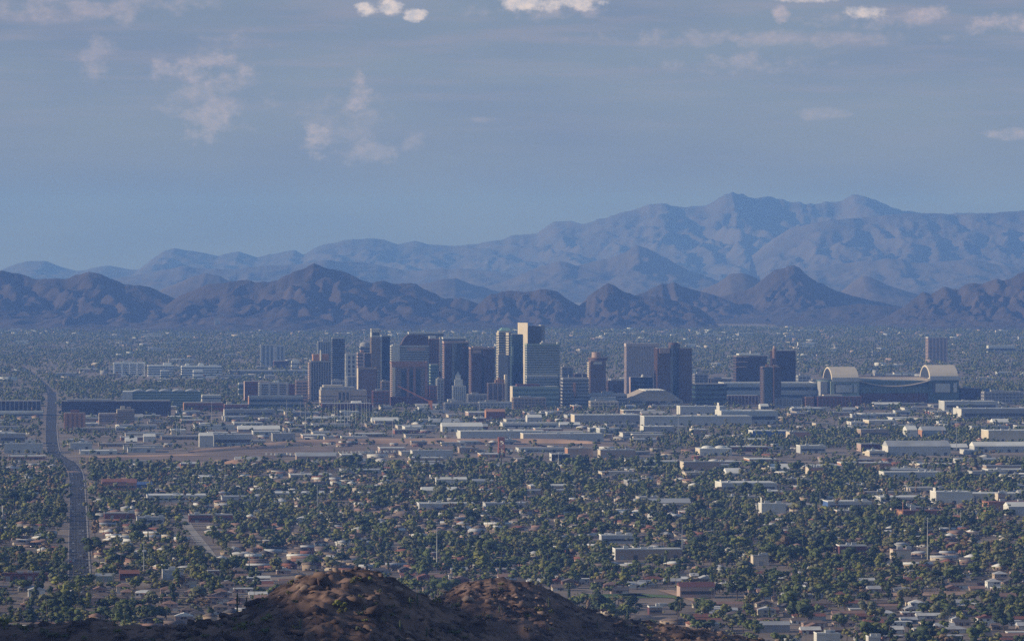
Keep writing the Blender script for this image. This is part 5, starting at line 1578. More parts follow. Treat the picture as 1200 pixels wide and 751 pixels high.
def crown(r, shape, nb, nl, core=True):
    """unit tree crown: height 1 (with trunk), about 1 wide"""
    cen, rad = [], []
    for k in range(nb):
        a = r.uniform(0, 2 * PI)
        if shape == "round":
            z = r.uniform(.36, .82)
            m = .33 * math.sqrt(max(0, 1 - ((z - .58) / .36) ** 2))
            q = m * math.sqrt(r.random())
            rr = r.uniform(.14, .24)
            cen.append((q * math.cos(a), q * math.sin(a), z)); rad.append((rr, rr, rr * .75))
        elif shape == "spread":
            z = r.uniform(.45, .82)
            q = .46 * math.sqrt(r.random())
            rr = r.uniform(.12, .2)
            cen.append((q * math.cos(a), q * math.sin(a), z - q * .25)); rad.append((rr, rr, rr * .7))
        elif shape == "tall":
            z = r.uniform(.25, .92)
            q = .17 * r.random() * (1.1 - abs(z - .55))
            rr = r.uniform(.08, .15)
            cen.append((q * math.cos(a), q * math.sin(a), z)); rad.append((rr, rr, rr * .9))
        else:                                   # cypress
            z = .12 + .8 * k / nb
            rr = .12 * (1 - (z - .1) * .85) + .01
            cen.append((r.normal() * .012, r.normal() * .012, z)); rad.append((rr, rr, .10))
    cen, rad = np.array(cen), np.array(rad)
    V, T = leaves(r, nl, cen, rad, {"round": .062, "spread": .06, "tall": .042, "cypress": .034}[shape] * (80 / max(nl, 30)) ** .35 * 1.25)
    if core:
        for c, q in zip(cen, rad):
            o = len(V)
            V = np.concatenate([V, c + ICO[0] * q * .98 * r.uniform(.7, 1.15, (12, 1))])
            T = np.concatenate([T, ICO[1] + o])
    return V, T


def trunk_geo(shape):
    top = {"round": .45, "spread": .42, "tall": .7, "cypress": .4}[shape]
    g = [bar((0, 0, -.03), (0.01, 0, top), .026, .014, 6)]
    if shape != "cypress":
        g += [bar((0.005, 0, top * .62), (.17, .05, top * 1.25), .012, .006, 4), bar((0.005, 0, top * .7), (-.15, .08, top * 1.3), .012, .006, 4), bar((0, 0, top * .75), (.02, -.16, top * 1.2), .011, .005, 4)]
    return join(*g)


def palm_geo(r):
    V, T = [], []
    nfr = 20
    for k in range(nfr):
        a = 2 * PI * k / nfr + r.uniform(-.15, .15)
        up = r.uniform(-.5, 1.0)
        L = r.uniform(.13, .18)
        c, s = math.cos(a), math.sin(a)
        p0 = np.array((0, 0, .95))
        p1 = p0 + np.array((c * L * .55, s * L * .55, L * .38 * up + .02))
        p2 = p0 + np.array((c * L, s * L, L * (.1 * up - .45)))
        wv = np.array((-s, c, 0)) * .026
        o = len(V)
        V += [p0, p1 - wv + (0, 0, -.012), p1 + (0, 0, .008), p1 + wv + (0, 0, -.012), p2]
        T += [(o, o + 1, o + 2), (o, o + 2, o + 3), (o + 1, o + 4, o + 2), (o + 2, o + 4, o + 3)]
    return np.array(V), np.array(T)


trg = np.random.default_rng(21)
SHAPES = ["round", "spread", "tall", "cypress"]
NEAR_T = {s: [crown(trg, s, {"round": 9, "spread": 11, "tall": 13, "cypress": 10}[s], {"round": 190, "spread": 170, "tall": 200, "cypress": 170}[s]) for _ in range(6)] for s in SHAPES}
HI_T = {s: [crown(trg, s, {"round": 6, "spread": 7, "tall": 8, "cypress": 6}[s], 52) for _ in range(6)] for s in SHAPES}
MID_T = {s: [crown(trg, s, {"round": 4, "spread": 4, "tall": 5, "cypress": 4}[s], 17) for _ in range(6)] for s in SHAPES}
FAR_T = {s: [crown(trg, s, 3, 5) for _ in range(6)] for s in SHAPES}
PALM_T = [palm_geo(trg) for _ in range(4)]
TRUNK_T = {s: tris(trunk_geo(s)) for s in SHAPES}
PALM_TRUNK = tris(bar((0, 0, -.02), (.012, 0, .95), .017, .011, 6))


def density(px, py):
    d = np.where(py > 600, 11.0, np.where(py > 545, 13.0, 5.0))
    d = np.where((py < 545) & (px < 120), 7.0, d)
    d = np.where((px > 735) & (py > 506) & (py < 525), 30.0, d)
    d = np.where((px > 120) & (px < 720) & (py > 514) & (py < 545), 1.6, d)
    d = np.where(py < 505, 6.5, d)
    d = np.where((py < 505) & (py > 484) & (px > 290) & (px < 520), 16.0, d)
    d = np.where(py < 476, 15.0, d)
    d = np.where((py < 476) & (py > 440) & (px > 360) & (px < 1130), 3.5, d)
    d = np.where((py > 605) & (py < 645) & (px > 820), 20.0, d)
    d = np.where((py > 575) & (py < 606) & (px > 350) & (px < 900), 18.0, d)
    return d


DENS = 3.9


def scatter(d0, d1, boost=1.0, mul=1.0):
    A = .112 * (d1 ** 2 - d0 ** 2) / 1e4           # hectares
    n = int(A * 140 * boost)
    Y = np.sqrt(rng.uniform(d0 ** 2, d1 ** 2, n))
    X = Y * rng.uniform(-.112, .112, n)
    px, py = pxy(X, Y)
    u, v = uv(X, Y)
    cl = .25 + 1.5 * np.clip(fbm(u / 80, v / 140, 55, 3) * 2.8 - .95, 0, 1.3)
    keep = rng.random(n) < density(px, py) * cl / 140 * DENS * mul / boost
    keep &= is_free(X, Y)
    return X[keep], Y[keep]


X1, Y1 = scatter(3690, 7000, 1.0)
px1, py1 = pxy(X1, Y1)
ok = ~((py1 > hidden_row(np.clip(px1, -140, 1290)) + 8) & (px1 > -20) & (px1 < 1215) & (py1 < 780))
X1, Y1, px1, py1 = X1[ok], Y1[ok], px1[ok], py1[ok]
n1 = len(X1)
kind1 = rng.choice(5, n1, p=[.46, .28, .11, .03, .12])       # round, spread, tall, cypress, palm
hgt = np.select([kind1 == 0, kind1 == 1, kind1 == 2, kind1 == 3], [rng.uniform(5, 12.5, n1), rng.uniform(4, 8, n1), rng.uniform(9, 17, n1), rng.uniform(7, 13, n1)], rng.uniform(7, 15, n1))
hgt = hgt * np.where((rng.random(n1) < .14) & (kind1 < 2), 1.55, 1.06)
wid = np.select([kind1 == 0, kind1 == 1, kind1 == 2, kind1 == 3], [rng.uniform(1.0, 1.45, n1), rng.uniform(1.15, 1.7, n1), rng.uniform(.8, 1.2, n1), rng.uniform(.8, 1.3, n1)], np.ones(n1))
gcol = np.where(kind1 == 3, 0, np.where(kind1 == 1, rng.choice(6, n1, p=[.05, .15, .36, .1, .24, .1]), rng.choice(6, n1, p=[.30, .34, .14, .08, .10, .04])))
gcol = np.where(kind1 == 4, rng.choice([1, 2, 4], n1), gcol)
rot1 = rng.uniform(0, 2 * PI, n1)
tpl1 = rng.integers(0, 6, n1)
inview = (px1 > -8) & (px1 < 1206) & (py1 < 752) & (py1 < hidden_row(np.clip(px1, -140, 1290)) + 2)
score = hgt * wid / Y1
LIMIT = {0: 280, 1: 190, 2: 120, 3: 50, 4: 170}
TNAME = {0: ("broadleaf_tree", "round"), 1: ("desert_tree", "spreading"), 2: ("eucalyptus_tree", "ragged"), 3: ("cypress_tree", "narrow pointed"), 4: ("palm_tree", "slender")}
own = np.zeros(n1, bool)
HX = np.array([(h[3], h[4]) for h in HOUSES])
TM = {}
for k in range(5):
    idx = np.where((kind1 == k) & inview)[0]
    idx = idx[np.argsort(-score[idx])][:LIMIT[k]]
    own[idx] = True
    nm, adj = TNAME[k]
    for i in idx:
        g = int(gcol[i])
        px, py = float(px1[i]), float(py1[i])
        X, Y = float(X1[i]), float(Y1[i])
        hj = int(np.argmin((HX[:, 0] - X) ** 2 + ((HX[:, 1] - Y) * .5) ** 2))
        near_house = math.hypot(HX[hj, 0] - X, (HX[hj, 1] - Y)) < 28
        size = "big " if hgt[i] > {0: 8.5, 1: 6, 2: 14, 3: 11, 4: 12}[k] else ("small " if hgt[i] < {0: 6, 1: 4.4, 2: 11, 3: 8.5, 4: 9}[k] else "")
        word = {0: "tree", 1: "tree", 2: "tree", 3: "cypress", 4: "palm"}[k]
        by = f"by a {HOUSES[hj][5]}-roofed house " if near_house else ""
        lb = f"{size}{adj} {GREENS[g][0] if k != 3 else 'dark'} {word} {by}{place(px, py)}"
        o = thing(nm, lb, "tree", (X, Y, 0), float(rot1[i]), {0: "broadleaf trees of the near suburb", 1: "low desert trees of the near suburb", 2: "tall eucalyptus of the near suburb", 3: "cypresses of the near suburb", 4: "palms of the near suburb"}[k])
        key = (k, int(tpl1[i]) % (4 if k == 4 else 6), g)
        if key not in TM:
            if k == 4:
                V, T = PALM_T[key[1]]
            else:
                V, T = NEAR_T[SHAPES[k]][key[1]]
            TM[key] = mesh_of((V.tolist(), T.tolist()), "crown", GM[g])
            if (k, "t") not in TM:
                TM[(k, "t")] = mesh_of((PALM_TRUNK[0].tolist(), PALM_TRUNK[1].tolist()) if k == 4 else trunk_geo(SHAPES[k]), "trunk", M_PALMT if k == 4 else M_BARK)
        w_ = float(hgt[i] * wid[i])
        for pn, me in (("trunk", TM[(k, "t")]), ("crown", TM[key])):
            c = part(pn, me, None, o)
            c.scale = (w_, w_, float(hgt[i]))
        tell_apart(o, lb, px)

tb = Buf()
for k in range(5):
    for t in range(6):
        m = (kind1 == k) & (~own) & (tpl1 == t)
        if not m.any():
            continue
        pos = np.stack([X1[m], Y1[m], 0 * X1[m]], 1)
        s = np.stack([hgt[m] * wid[m], hgt[m] * wid[m], hgt[m]], 1)
        far_ = Y1[m] > 5600
        if k == 4:
            tb.inst(PALM_T[t % 4], pos, s, rot1[m], gcol[m])
            tb.inst(PALM_TRUNK, pos, s, rot1[m], np.full(m.sum(), 6))
        else:
            for sel, src in ((~far_, HI_T), (far_, MID_T)):
                tb.inst(src[SHAPES[k]][t], pos[sel], s[sel], rot1[m][sel], gcol[m][sel])
            tb.inst(TRUNK_T[SHAPES[k]], pos[~far_], s[~far_], rot1[m][~far_], np.full((~far_).sum(), 6))
# the rest of the valley, out to the mountains
X2, Y2 = scatter(7000, 11500, mul=.75)
X3, Y3 = scatter(11500, 20300, mul=.36)
for (X, Y, src, hs) in ((X2, Y2, MID_T, 1.0), (X3, Y3, FAR_T, 1.25)):
    n = len(X)
    kk = rng.choice(4, n, p=[.62, .24, .12, .02])
    hh2 = np.select([kk == 0, kk == 1, kk == 2], [rng.uniform(5, 11, n), rng.uniform(4, 7, n), rng.uniform(9, 16, n)], rng.uniform(8, 13, n)) * hs
    ww2 = hh2 * rng.uniform(.9, 1.5, n)
    gc = rng.choice(6, n, p=[.26, .34, .18, .07, .12, .03])
    tt = rng.integers(0, 6, n)
    ro = rng.uniform(0, 2 * PI, n)
    for k in range(4):
        for t in range(6):
            m = (kk == k) & (tt == t)
            tb.inst(src[SHAPES[k]][t], np.stack([X[m], Y[m], 0 * X[m]], 1), np.stack([ww2[m], ww2[m], hh2[m]], 1), ro[m], gc[m])
tb.build("far_trees", GM + [M_BARK])
# low shrubs, hedges and yard growth
Xs, Ys = scatter(3690, 8000, mul=.5)
n = len(Xs)
sb = Buf()
tt = rng.integers(0, 6, n)
hs_ = rng.uniform(1.0, 3.2, n)
for t in range(6):
    m = tt == t
    sb.inst(FAR_T["spread"][t], np.stack([Xs[m], Ys[m], -.3 * hs_[m]], 1), np.stack([hs_[m] * 1.5, hs_[m] * 1.5, hs_[m]], 1), rng.uniform(0, 6, m.sum()), rng.choice(6, m.sum(), p=[.1, .2, .25, .15, .2, .1]))
sb.build("shrubbery", GM)
print("trees", n1, len(X2), len(X3), "shrubs", n, "houses", len(cand), "halls", n_inf)

# ------------------------------------------------------------------ poles, masts and towers
def mono_pole(px, yt, yb, label, arms=2, name="power_pole", m=None, r=.55):
    X, d = G(px, yb)
    h = H - (yt - HY) * d / F
    o = thing(name, label, "power pole" if arms else "mast", (X, d, 0), GA)
    part("pole", bar((0, 0, -1), (0, 0, h), r, r * .45, 8), m or M_STEEL, o)
    for k in range(arms):
        z = h * (.97 - .10 * k)
        for s in (-1, 1):
            a = part("crossarm", bar((0, 0, z), (s * 3.4, 0, z + .5), .22, .12, 4), m or M_STEEL, o)
            part("insulator", bar((s * 3.3, 0, z + .4), (s * 3.3, 0, z - 1.3), .16, .16, 4), M_GREY, a)
    return o


mono_pole(168.5, 632, 673, "first steel power pole, east of the straight road's foot", 3)
mono_pole(512, 619, 667, "lone tall steel mast above the bungalows between the two rocky hills", 2, m=M_LGREY)
mono_pole(1087, 606, 656, "tall twin-arm steel power pole rising from the grove", 3, m=M_LGREY)
mono_pole(799.5, 612, 651, "slim steel power pole by the long white-roofed tan building", 2)
mono_pole(1126, 597, 620, "short steel pole behind the thick grove, east of the red brick school", 2)
mono_pole(654.5, 531, 558, "pale lattice-like mast in front of the tan factory sheds", 1, m=M_LGREY)
mono_pole(795, 476, 521, "very thin high pole at the western tip of the tree belt", 0, "mast", r=.5)
mono_pole(1121, 482, 530, "very thin high pole between ballpark and the long thin white roof shed", 0, "mast", r=.5)
mono_pole(1063, 505, 521, "thin pole beside the bright white gable shed", 0, "mast", r=.45)
mono_pole(372, 566, 601, "grey timber-like pole standing in trees below the long white shed", 1)
mono_pole(662.5, 644, 667, "red and white banded radio mast east of the lower rocky hill", 0, "mast", m=M_RUST, r=.6)
mono_pole(961, 575, 600, "thin light mast west of the grey shop row's blue corner", 0, "mast", r=.4)
mono_pole(642, 598, 618, "thin light mast in trees above the slim school wing", 0, "mast", r=.35)
mono_pole(292, 649, 670, "slim pole near the foot of the higher rocky hill", 1)
mono_pole(1067, 668, 697, "dark slim pole at the bare dirt lot", 1, m=M_BARK)
mono_pole(3, 592, 615, "white post at the western edge of the picture", 0, "mast", m=M_WHITE, r=1.2)
SUB = "poles of the electric substation"
for k in range(16):
    px = 386 + 3.4 * k + random.uniform(-1, 1)
    o = mono_pole(px, random.uniform(467, 474), random.uniform(494, 501), f"thin grey substation pole below the beige courthouse, {['first', 'second', 'third', 'fourth', 'fifth', 'sixth', 'seventh', 'eighth', 'ninth', 'tenth', 'eleventh', 'twelfth', 'thirteenth', 'fourteenth', 'fifteenth', 'sixteenth'][k]} from the west", 1 if k % 3 == 0 else 0, "substation_pole", M_LGREY, .34)
    o["group"] = SUB
    o["category"] = "pole"
for i, (px, yt, yb) in enumerate([(352, 470, 497), (358, 471, 498), (336, 468, 494), (460, 484, 512), (358, 488, 513), (248, 470, 497), (212, 490, 514), (207, 494, 514)]):
    mono_pole(px, yt, yb, f"{['slim', 'slender', 'short', 'tall eastern', 'lower', 'western', 'first paired', 'second paired'][i]} pale lamp mast {place(px, yb)}", 0, "lamp_mast", M_LGREY, .34)

# red lattice tower on the river bank
X, d = G(587.5, 535)
h = H - (512 - HY) * d / F
o = thing("lattice_tower", "stout red lattice tower standing by the river bank", "tower", (X, d, 0), GA)
wd = 4.6
for sx in (-1, 1):
    for sy in (-1, 1):
        part("leg", bar((sx * wd, sy * wd, -1), (sx * wd * .72, sy * wd * .72, h * .86), .55, .45, 5), M_RUST, o)
lv = [0, .2, .4, .6, .8]
for a, b in zip(lv, lv[1:]):
    ra, rb = wd * (1 - .28 * a / .86), wd * (1 - .28 * b / .86)
    for (p, q) in (((-1, -1), (1, -1)), ((1, -1), (1, 1)), ((1, 1), (-1, 1)), ((-1, 1), (-1, -1))):
        part("brace", join(bar((p[0] * ra, p[1] * ra, h * a), (q[0] * rb, q[1] * rb, h * b), .3, .3, 4), bar((q[0] * ra, q[1] * ra, h * a), (p[0] * rb, p[1] * rb, h * b), .3, .3, 4)), M_RUST, o)
part("cabin", box(-wd * .95, wd * .95, -wd * .95, wd * .95, h * .80, h), M_RUST, o)
part("mid_platform", box(-wd * .9, wd * .9, -wd * .9, wd * .9, h * .38, h * .42), M_RUST, o)

# construction crane in front of the portal tower
Xa, Ya, Za = P(466, 452, 9450)
Xb, Yb, Zb = P(504, 470.5, 9450)
o = thing("mobile_crane", "orange lattice boom crane leaning across the red portal tower's foot", "crane", (Xb, Yb, 0))
v0, v1 = Vector((0, 0, Zb)), Vector((Xa - Xb, Ya - Yb, Za))
g = [bar(v0 + Vector((0, sx, sz)), v1 + Vector((0, sx, sz)), .3, .25, 4) for sx in (-.8, .8) for sz in (-.8, .8)]
for k in range(14):
    a, b = v0.lerp(v1, k / 14), v0.lerp(v1, (k + 1) / 14)
    g.append(bar(a + Vector((0, -.8, -.8)), b + Vector((0, -.8, .8)), .14, .14, 4))
part("boom", join(*g), mat("orange crane paint", (.55, .20, .06), .6), o)
part("cab", join(box(-3, 4, -2, 2, 1.6, Zb + 2)), mat("orange crane paint", (.55, .20, .06), .6), o)
part("crawler_track", box(-4, 5, -3.4, -2.1, 0, 1.5), M_GLASSD, o)
part("crawler_track", box(-4, 5, 2.1, 3.4, 0, 1.5), M_GLASSD, o)

# white water tank
X, d = G(155, 604)
o = thing("water_tank", "white upright water tank on short legs east of the straight road", "water tank", (X, d, 0))
part("tank", cyl(2.3, 3, 9.5, 16), M_WHITE, o)
part("lid", cyl(2.4, 9.6, 10.6, 16, .4), M_LGREY, o)
for k in range(4):
    part("leg", bar((1.6 * (-1) ** k, 1.6 * (-1) ** (k // 2), -.5), (1.6 * (-1) ** k, 1.6 * (-1) ** (k // 2), 3), .25, .25, 5), M_STEEL, o)

# sand mound by the river
X, d = G(280, 546)
gx, gy = np.meshgrid(np.linspace(-1, 1, 41), np.linspace(-1, 1, 21))
r2 = np.sqrt(gx ** 2 + gy ** 2)
zz = 9.5 * np.clip(1 - r2, 0, 1) ** .8 * (.75 + .5 * fbm(gx * 4, gy * 4, 8, 3)) - .3
o = structure("sand_mound", np.stack([X + gx * 34, d + gy * 30, zz], -1).reshape(-1, 3), grid_faces(41, 21), mat("orange sand", (.42, .25, .16), .95, .15, .1))

# ------------------------------------------------------------------ cars on the straight road, trucks by the river
CARC = [("white", (.7, .7, .7)), ("silver", (.42, .43, .45)), ("black", (.02, .02, .022)), ("red", (.40, .03, .03)), ("dark blue", (.03, .05, .14)), ("grey", (.16, .16, .17)), ("beige", (.45, .38, .28))]
CM = [mat("car paint " + n, c, .25, .02, 1, spec=.5) for n, c in CARC]
M_TYRE = mat("tyre rubber", (.02, .02, .02), .9)
M_LAMPR = mat("tail lamp red", (.35, .02, .02), .3)


def car_meshes(ci):
    b = extrude_x([(-2.2, .35), (2.2, .35), (2.25, .8), (1.2, .95), (-1.9, 1.0), (-2.25, .85)], -.9, .9)
    c = extrude_x([(-1.8, 1.0), (1.0, .96), (.35, 1.5), (-1.2, 1.52)], -.78, .78)
    rf = extrude_x([(-1.15, 1.53), (.3, 1.51), (.3, 1.58), (-1.15, 1.6)], -.74, .74)
    return mesh_of(b, "body", CM[ci]), mesh_of(c, "window_glass", M_GLASSD), mesh_of(rf, "roof", CM[ci])


CARM = [car_meshes(i) for i in range(len(CARC))]
WHEEL = mesh_of(extrude_x([(.33 * math.cos(a), .33 + .33 * math.sin(a)) for a in np.linspace(0, 2 * PI, 10, endpoint=False)], -.12, .12), "wheel", M_TYRE)
LAMP = mesh_of(box(-.2, .2, -.05, .05, .7, .85), "tail_lamp", M_LAMPR)
RV = [Vector((p[0], p[1])) for p in ROAD]
clen = [0.0]
for a, b in zip(RV, RV[1:]):
    clen.append(clen[-1] + (b - a).length)
used = []
ORD = "first second third fourth fifth sixth seventh eighth ninth tenth eleventh twelfth thirteenth fourteenth fifteenth sixteenth seventeenth eighteenth nineteenth twentieth".split()
counts = {}
slots = []
for lane in (-7.2, -4.9, 1.9, 4.9, 7.4):
    s = random.uniform(15, 60)
    while s < 3300:
        slots.append((s, lane))
        s += random.expovariate(1 / 95) + 9
slots.sort()
for s, lane in slots[:160]:
    i = max(k for k in range(len(clen)) if clen[k] <= s)
    i = min(i, len(RV) - 2)
    t = (RV[i + 1] - RV[i]).normalized()
    p = RV[i] + t * (s - clen[i]) + Vector((t.y, -t.x)) * lane
    ci = random.choices(range(7), (6, 4, 4, 2, 1, 3, 1))[0]
    rz = math.atan2(t.y, t.x) - PI / 2 + (PI if lane < 0 else 0)
    ln = {-7.2: "oncoming kerb lane", -4.9: "oncoming inner lane", 1.9: "turning lane", 4.9: "outbound inner lane", 7.4: "outbound kerb lane"}[lane]
    key = (ci, lane)
    counts[key] = counts.get(key, 0) + 1
    o = thing("car", f"{ORD[min(counts[key], 20) - 1]} {CARC[ci][0]} car up the straight road's {ln}", "car", (p.x, p.y, .34), rz, "cars on the straight road")
    for nm, me in zip(("body", "window_glass", "roof"), CARM[ci]):
        part(nm, me, None, o)
    for x in (-.8, .8):
        for y in (-1.4, 1.4):
            part("wheel", WHEEL, None, o, (x, y, 0))
        part("tail_lamp", LAMP, None, o, (x * .8, -2.28, 0))
TRK = [mesh_of(box(-1.25, 1.25, -4, 2.2, 1.1, 3.9), "cargo_box", M_WHITE), mesh_of(extrude_x([(2.3, .6), (4.4, .6), (4.4, 1.6), (3.9, 2.7), (2.3, 2.8)], -1.15, 1.15), "cab", M_WHITE), mesh_of(box(-1.0, 1.0, -4, 4, .5, 1.05), "chassis", M_GLASSD)]
nt_ = 0
for row, (xa, xb, yy) in enumerate([(312, 352, 534.5), (398, 436, 532.5), (436, 484, 531.5), (545, 575, 530.5), (595, 618, 530.5), (0, 14, 529), (352, 396, 534)]):
    x = xa
    while x < xb:
        X, d = G(x, yy + random.uniform(-.3, .3))
        lb = f"white parked box truck {place(x, yy)}"
        o = thing("truck", lb, "truck", (X, d, .62), GA + PI + random.uniform(-.1, .1) + (PI / 2 if random.random() < .25 else 0), "white trucks parked along the river")
        for nm, me in zip(("cargo_box", "cab", "chassis"), TRK):
            part(nm, me, None, o)
        for xw in (-1.0, 1.0):
            for yw in (-2.6, 3.3):
                w_ = part("wheel", WHEEL, None, o, (xw, yw, -.6))
                w_.scale = (1.6, 1.5, 1.5)
        tell_apart(o, lb, x)
        x += random.uniform(3.2, 6.5)
# parked cars in the streets of the suburb
for k in range(120):
    c = random.choice(vis[:900])
    u, v, X, Y, px, py, t = c
    uu, vv = u + random.uniform(0, 14), v - random.uniform(6, 10)
    Xc, Yc = xy(uu, vv)
    if Yc < 3720 or taken(uu - 1, uu + 1, vv - 1, vv + 1):
        continue
    ci = random.choices(range(7), (6, 4, 3, 2, 1, 3, 1))[0]
    pxx, pyy = pxy(Xc, Yc)
    lb = f"{CARC[ci][0]} car parked at a house {place(pxx, pyy)}"
    o = thing("car", lb, "car", (Xc, Yc, .02), GA + random.choice([0, PI, PI / 2]), "cars parked at the houses")
    for nm, me in zip(("body", "window_glass", "roof"), CARM[ci]):
        part(nm, me, None, o)
    for x in (-.8, .8):
        for y in (-1.4, 1.4):
            part("wheel", WHEEL, None, o, (x, y, 0))
    tell_apart(o, lb, pxx)

# ------------------------------------------------------------------ on the rocky hills
def on_hill(px, py):
    Y = np.arange(1000.0, 3600.0, 3.0)
    X = (px - 600) * Y / F
    Z = H - (py - HY) * Y / F
    hit = np.where(Z <= hill_z(X, Y))[0]
    if len(hit) == 0:
        return None
    i = hit[0]
    return float(X[i]), float(Y[i]), float(hill_z(X[i:i + 1], Y[i:i + 1])[0])


M_CACT = mat("saguaro skin", (0.075, 0.095, 0.05), .85, .2, 2.0)


def saguaro(px, py, h, arms, label):
    p = on_hill(px, py)
    if p is None:
        return
    o = thing("saguaro", label, "cactus", (p[0], p[1], p[2] - .2), random.uniform(0, 6))
    part("stem", join(bar((0, 0, -.3), (0, 0, h * .55), .24, .27, 8), bar((0, 0, h * .55), (.03, 0, h * .96), .27, .2, 8), bar((.03, 0, h * .96), (.03, 0, h), .2, .08, 8)), M_CACT, o)
    for k in range(arms):
        a = k * 2.4
        z = h * (.42 + .1 * k)
        e = Vector((math.cos(a) * .7, math.sin(a) * .7, z + .25))
        part("arm", join(bar((0, 0, z), e, .14, .17, 7), bar(e, e + Vector((0, 0, h * .3)), .17, .1, 7)), M_CACT, o)


for (px, py, h, ar, lb) in [(278, 718, 6.3, 2, "tallest saguaro, on the western shoulder of the higher rocky hill"), (480.5, 712, 3.6, 1, "saguaro on the shaded east slope of the higher hill, west of its twin"), (489, 711, 3.6, 0, "armless saguaro on the shaded east slope, east of its twin"),
                            (469, 744, 3.5, 1, "saguaro low on the higher hill at the bottom edge"), (500, 750, 3.2, 0, "armless saguaro cut by the bottom edge below the east slope"), (352, 741, 3.4, 1, "one-armed saguaro in the dark rocks near the bottom edge"),
                            (289, 712, 3.2, 0, "short saguaro just east of the tallest saguaro"), (643, 712, 4.0, 1, "saguaro on the east side of the lower rocky hill"), (700, 737, 3.4, 0, "lone armless saguaro on the flat brown slope east of the hills"), (585, 719, 3.4, 1, "saguaro on the shaded face of the lower rocky hill")]:
    saguaro(px, py, h, ar, lb)
SHM = {}


def shrub(px, py, s, g, label, group=None, kind="desert_shrub"):
    p = on_hill(px, py)
    if p is None:
        return
    o = thing(kind, label, "shrub", (p[0], p[1], p[2] - .15 * s), random.uniform(0, 6), group)
    k = (random.randrange(6), g)
    if k not in SHM:
        V, T = NEAR_T["spread"][k[0]]
        SHM[k] = mesh_of(((V * np.array((1, 1, 1.15)) - np.array((0, 0, .22))).tolist(), T.tolist()), "foliage", GM[g])
    c = part("foliage", SHM[k], None, o)
    c.scale = (s * 1.25, s * 1.25, s * 1.2)
    t = part("stem", "x" and TM.setdefault("stem", mesh_of(join(bar((0, 0, -.2), (.1, 0, .3), .03, .02, 4), bar((0, 0, -.2), (-.12, .05, .3), .03, .02, 4), bar((0, 0, -.2), (.02, -.1, .3), .03, .02, 4)), "stem", M_BARK)), None, o)
    t.scale = (s, s, s)
    if group:
        tell_apart(o, label, px)


for (px, py, s, g, lb) in [(399, 713, 3.4, 3, "bright yellow-green bush on the dark face of the higher hill"), (314, 730, 3.2, 3, "yellow-green bush on the western shoulder, above its paler twin"), (281, 744, 3.6, 3, "pale yellow-green bush low on the western shoulder"), (310, 746, 2.6, 1, "green bush near the bottom edge on the western shoulder"),
                           (401, 719, 2.2, 2, "olive bush just below the bright yellow-green bush"), (418, 683, 2.4, 2, "grey-olive bush near the crest of the higher hill"), (534, 712, 3.0, 2, "olive bush at the foot of the lower hill's lit slope"), (618, 740, 3.0, 5, "rust-brown bush on the slope below the lower hill"), (631, 717, 2.4, 2, "dull olive bush on the east face of the lower hill"), (2, 733, 3.5, 3, "yellowish bush on the ridge at the western edge"), (27, 738, 2.6, 2, "olive bush on the ridge close to the western edge")]:
    shrub(px, py, s, g, lb)
for k in range(110):
    px = random.uniform(0, 960)
    top = float(hidden_row(px))
    if top > 748:
        continue
    py = random.uniform(top + 1.5, 753)
    g = random.choices(range(6), (1, 1, 4, 1, 3, 3))[0]
    zone = "on the higher rocky hill" if px < 505 and px > 230 else ("on the western low ridge" if px <= 230 else ("on the lower rocky hill" if px < 680 else "on the flat brown slope"))
    shrub(px, py, random.uniform(.9, 2.2), g, f"{'low' if k % 2 else 'little'} {GREENS[g][0]} desert shrub {zone}, {'near its crest' if py < top + 14 else 'lower down'}", "desert shrubs on the hills")
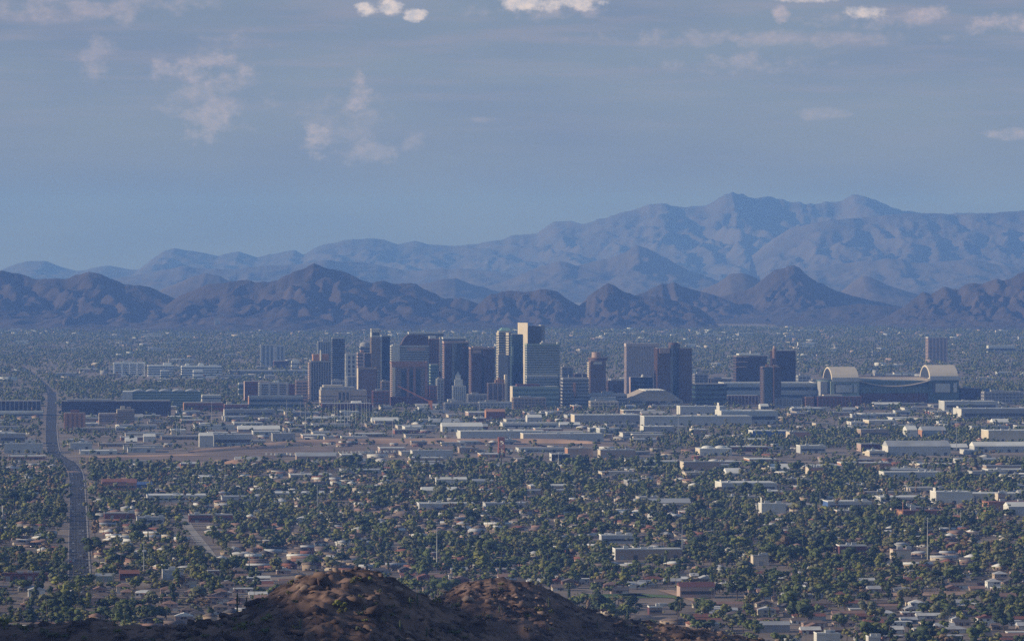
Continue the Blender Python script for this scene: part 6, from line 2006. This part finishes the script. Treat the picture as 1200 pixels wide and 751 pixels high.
# rocks and small scrub over the slopes
NR = 26000
Xr = rng.uniform(-260, 260, NR)
Yr = rng.uniform(1380, 2400, NR)
keep = fbm(Xr / 16, Yr / 16, 61, 3) + rng.random(NR) * .25 > .56
Xr, Yr = Xr[keep], Yr[keep]
Zr = hill_z(Xr, Yr)
rb = Buf()
for t in range(8):
    m = np.arange(len(Xr)) % 8 == t
    V = ICO[0] * (.45 + .95 * np.random.default_rng(t).random((12, 1)))
    s = np.minimum(rng.gamma(1.5, .50, m.sum()) + .2, 3.0)
    rb.inst((V, ICO[1]), np.stack([Xr[m], Yr[m], Zr[m] + s * .1], 1), np.stack([s * 1.5, s * .9, s * .62], 1), rng.uniform(0, 6, m.sum()), rng.choice(3, m.sum(), p=[.50, .32, .18]))
rb.build("rubble", [mat("dark desert rock", (.07, .046, .04), .9, .25, .8), mat("brown desert rock", (.15, .10, .078), .9, .25, .8), mat("pale desert rock", (.25, .18, .14), .9, .25, .8)])
n = 2200
Xr, Yr = rng.uniform(-260, 260, n), rng.uniform(1380, 2500, n)
Zr = hill_z(Xr, Yr)
gb = Buf()
for t in range(6):
    m = np.arange(n) % 6 == t
    s = rng.uniform(.4, 1.1, m.sum())
    gb.inst(FAR_T["spread"][t], np.stack([Xr[m], Yr[m], Zr[m] - .35 * s], 1), np.stack([s * 1.4, s * 1.4, s * 1.2], 1), rng.uniform(0, 6, m.sum()), rng.choice(6, m.sum(), p=[.05, .1, .3, .1, .2, .25]))
gb.build("undergrowth", GM)

# ------------------------------------------------------------------ one label for one thing: count look-alikes along from the straight road
by = {}
for o, lb, x in PENDING:
    by.setdefault(lb, []).append((x, o))
WORDN = ORD + "twenty-first twenty-second twenty-third twenty-fourth twenty-fifth twenty-sixth twenty-seventh twenty-eighth twenty-ninth thirtieth".split()
for lb, lst in by.items():
    if len(lst) < 2:
        continue
    lst.sort(key=lambda q: q[0])
    for i, (x, o) in enumerate(lst):
        o["label"] = f"{WORDN[min(i, 29)]} from west: {lb}"
for o in bpy.data.objects:
    if "label" in o and len(o["label"].split()) > 16:
        t = o["label"].replace(" by a ", " by ").replace("-roofed house ", " roof, ").replace(" house with ", " house, ").replace(" in the trees ", " ")
        if len(t.split()) > 16:
            t = t.replace(" in front of ", " before ").replace("from west: big ", "from west: ")
        for cut in ("straight ", "close ", "well ", "just ", "little ", "tall ", "long "):
            if len(t.split()) > 16:
                head, _, tail = t.rpartition(cut)
                t = head + tail
        o["label"] = t
    for k in ("_w", "_h", "_d"):
        if k in o:
            del o[k]
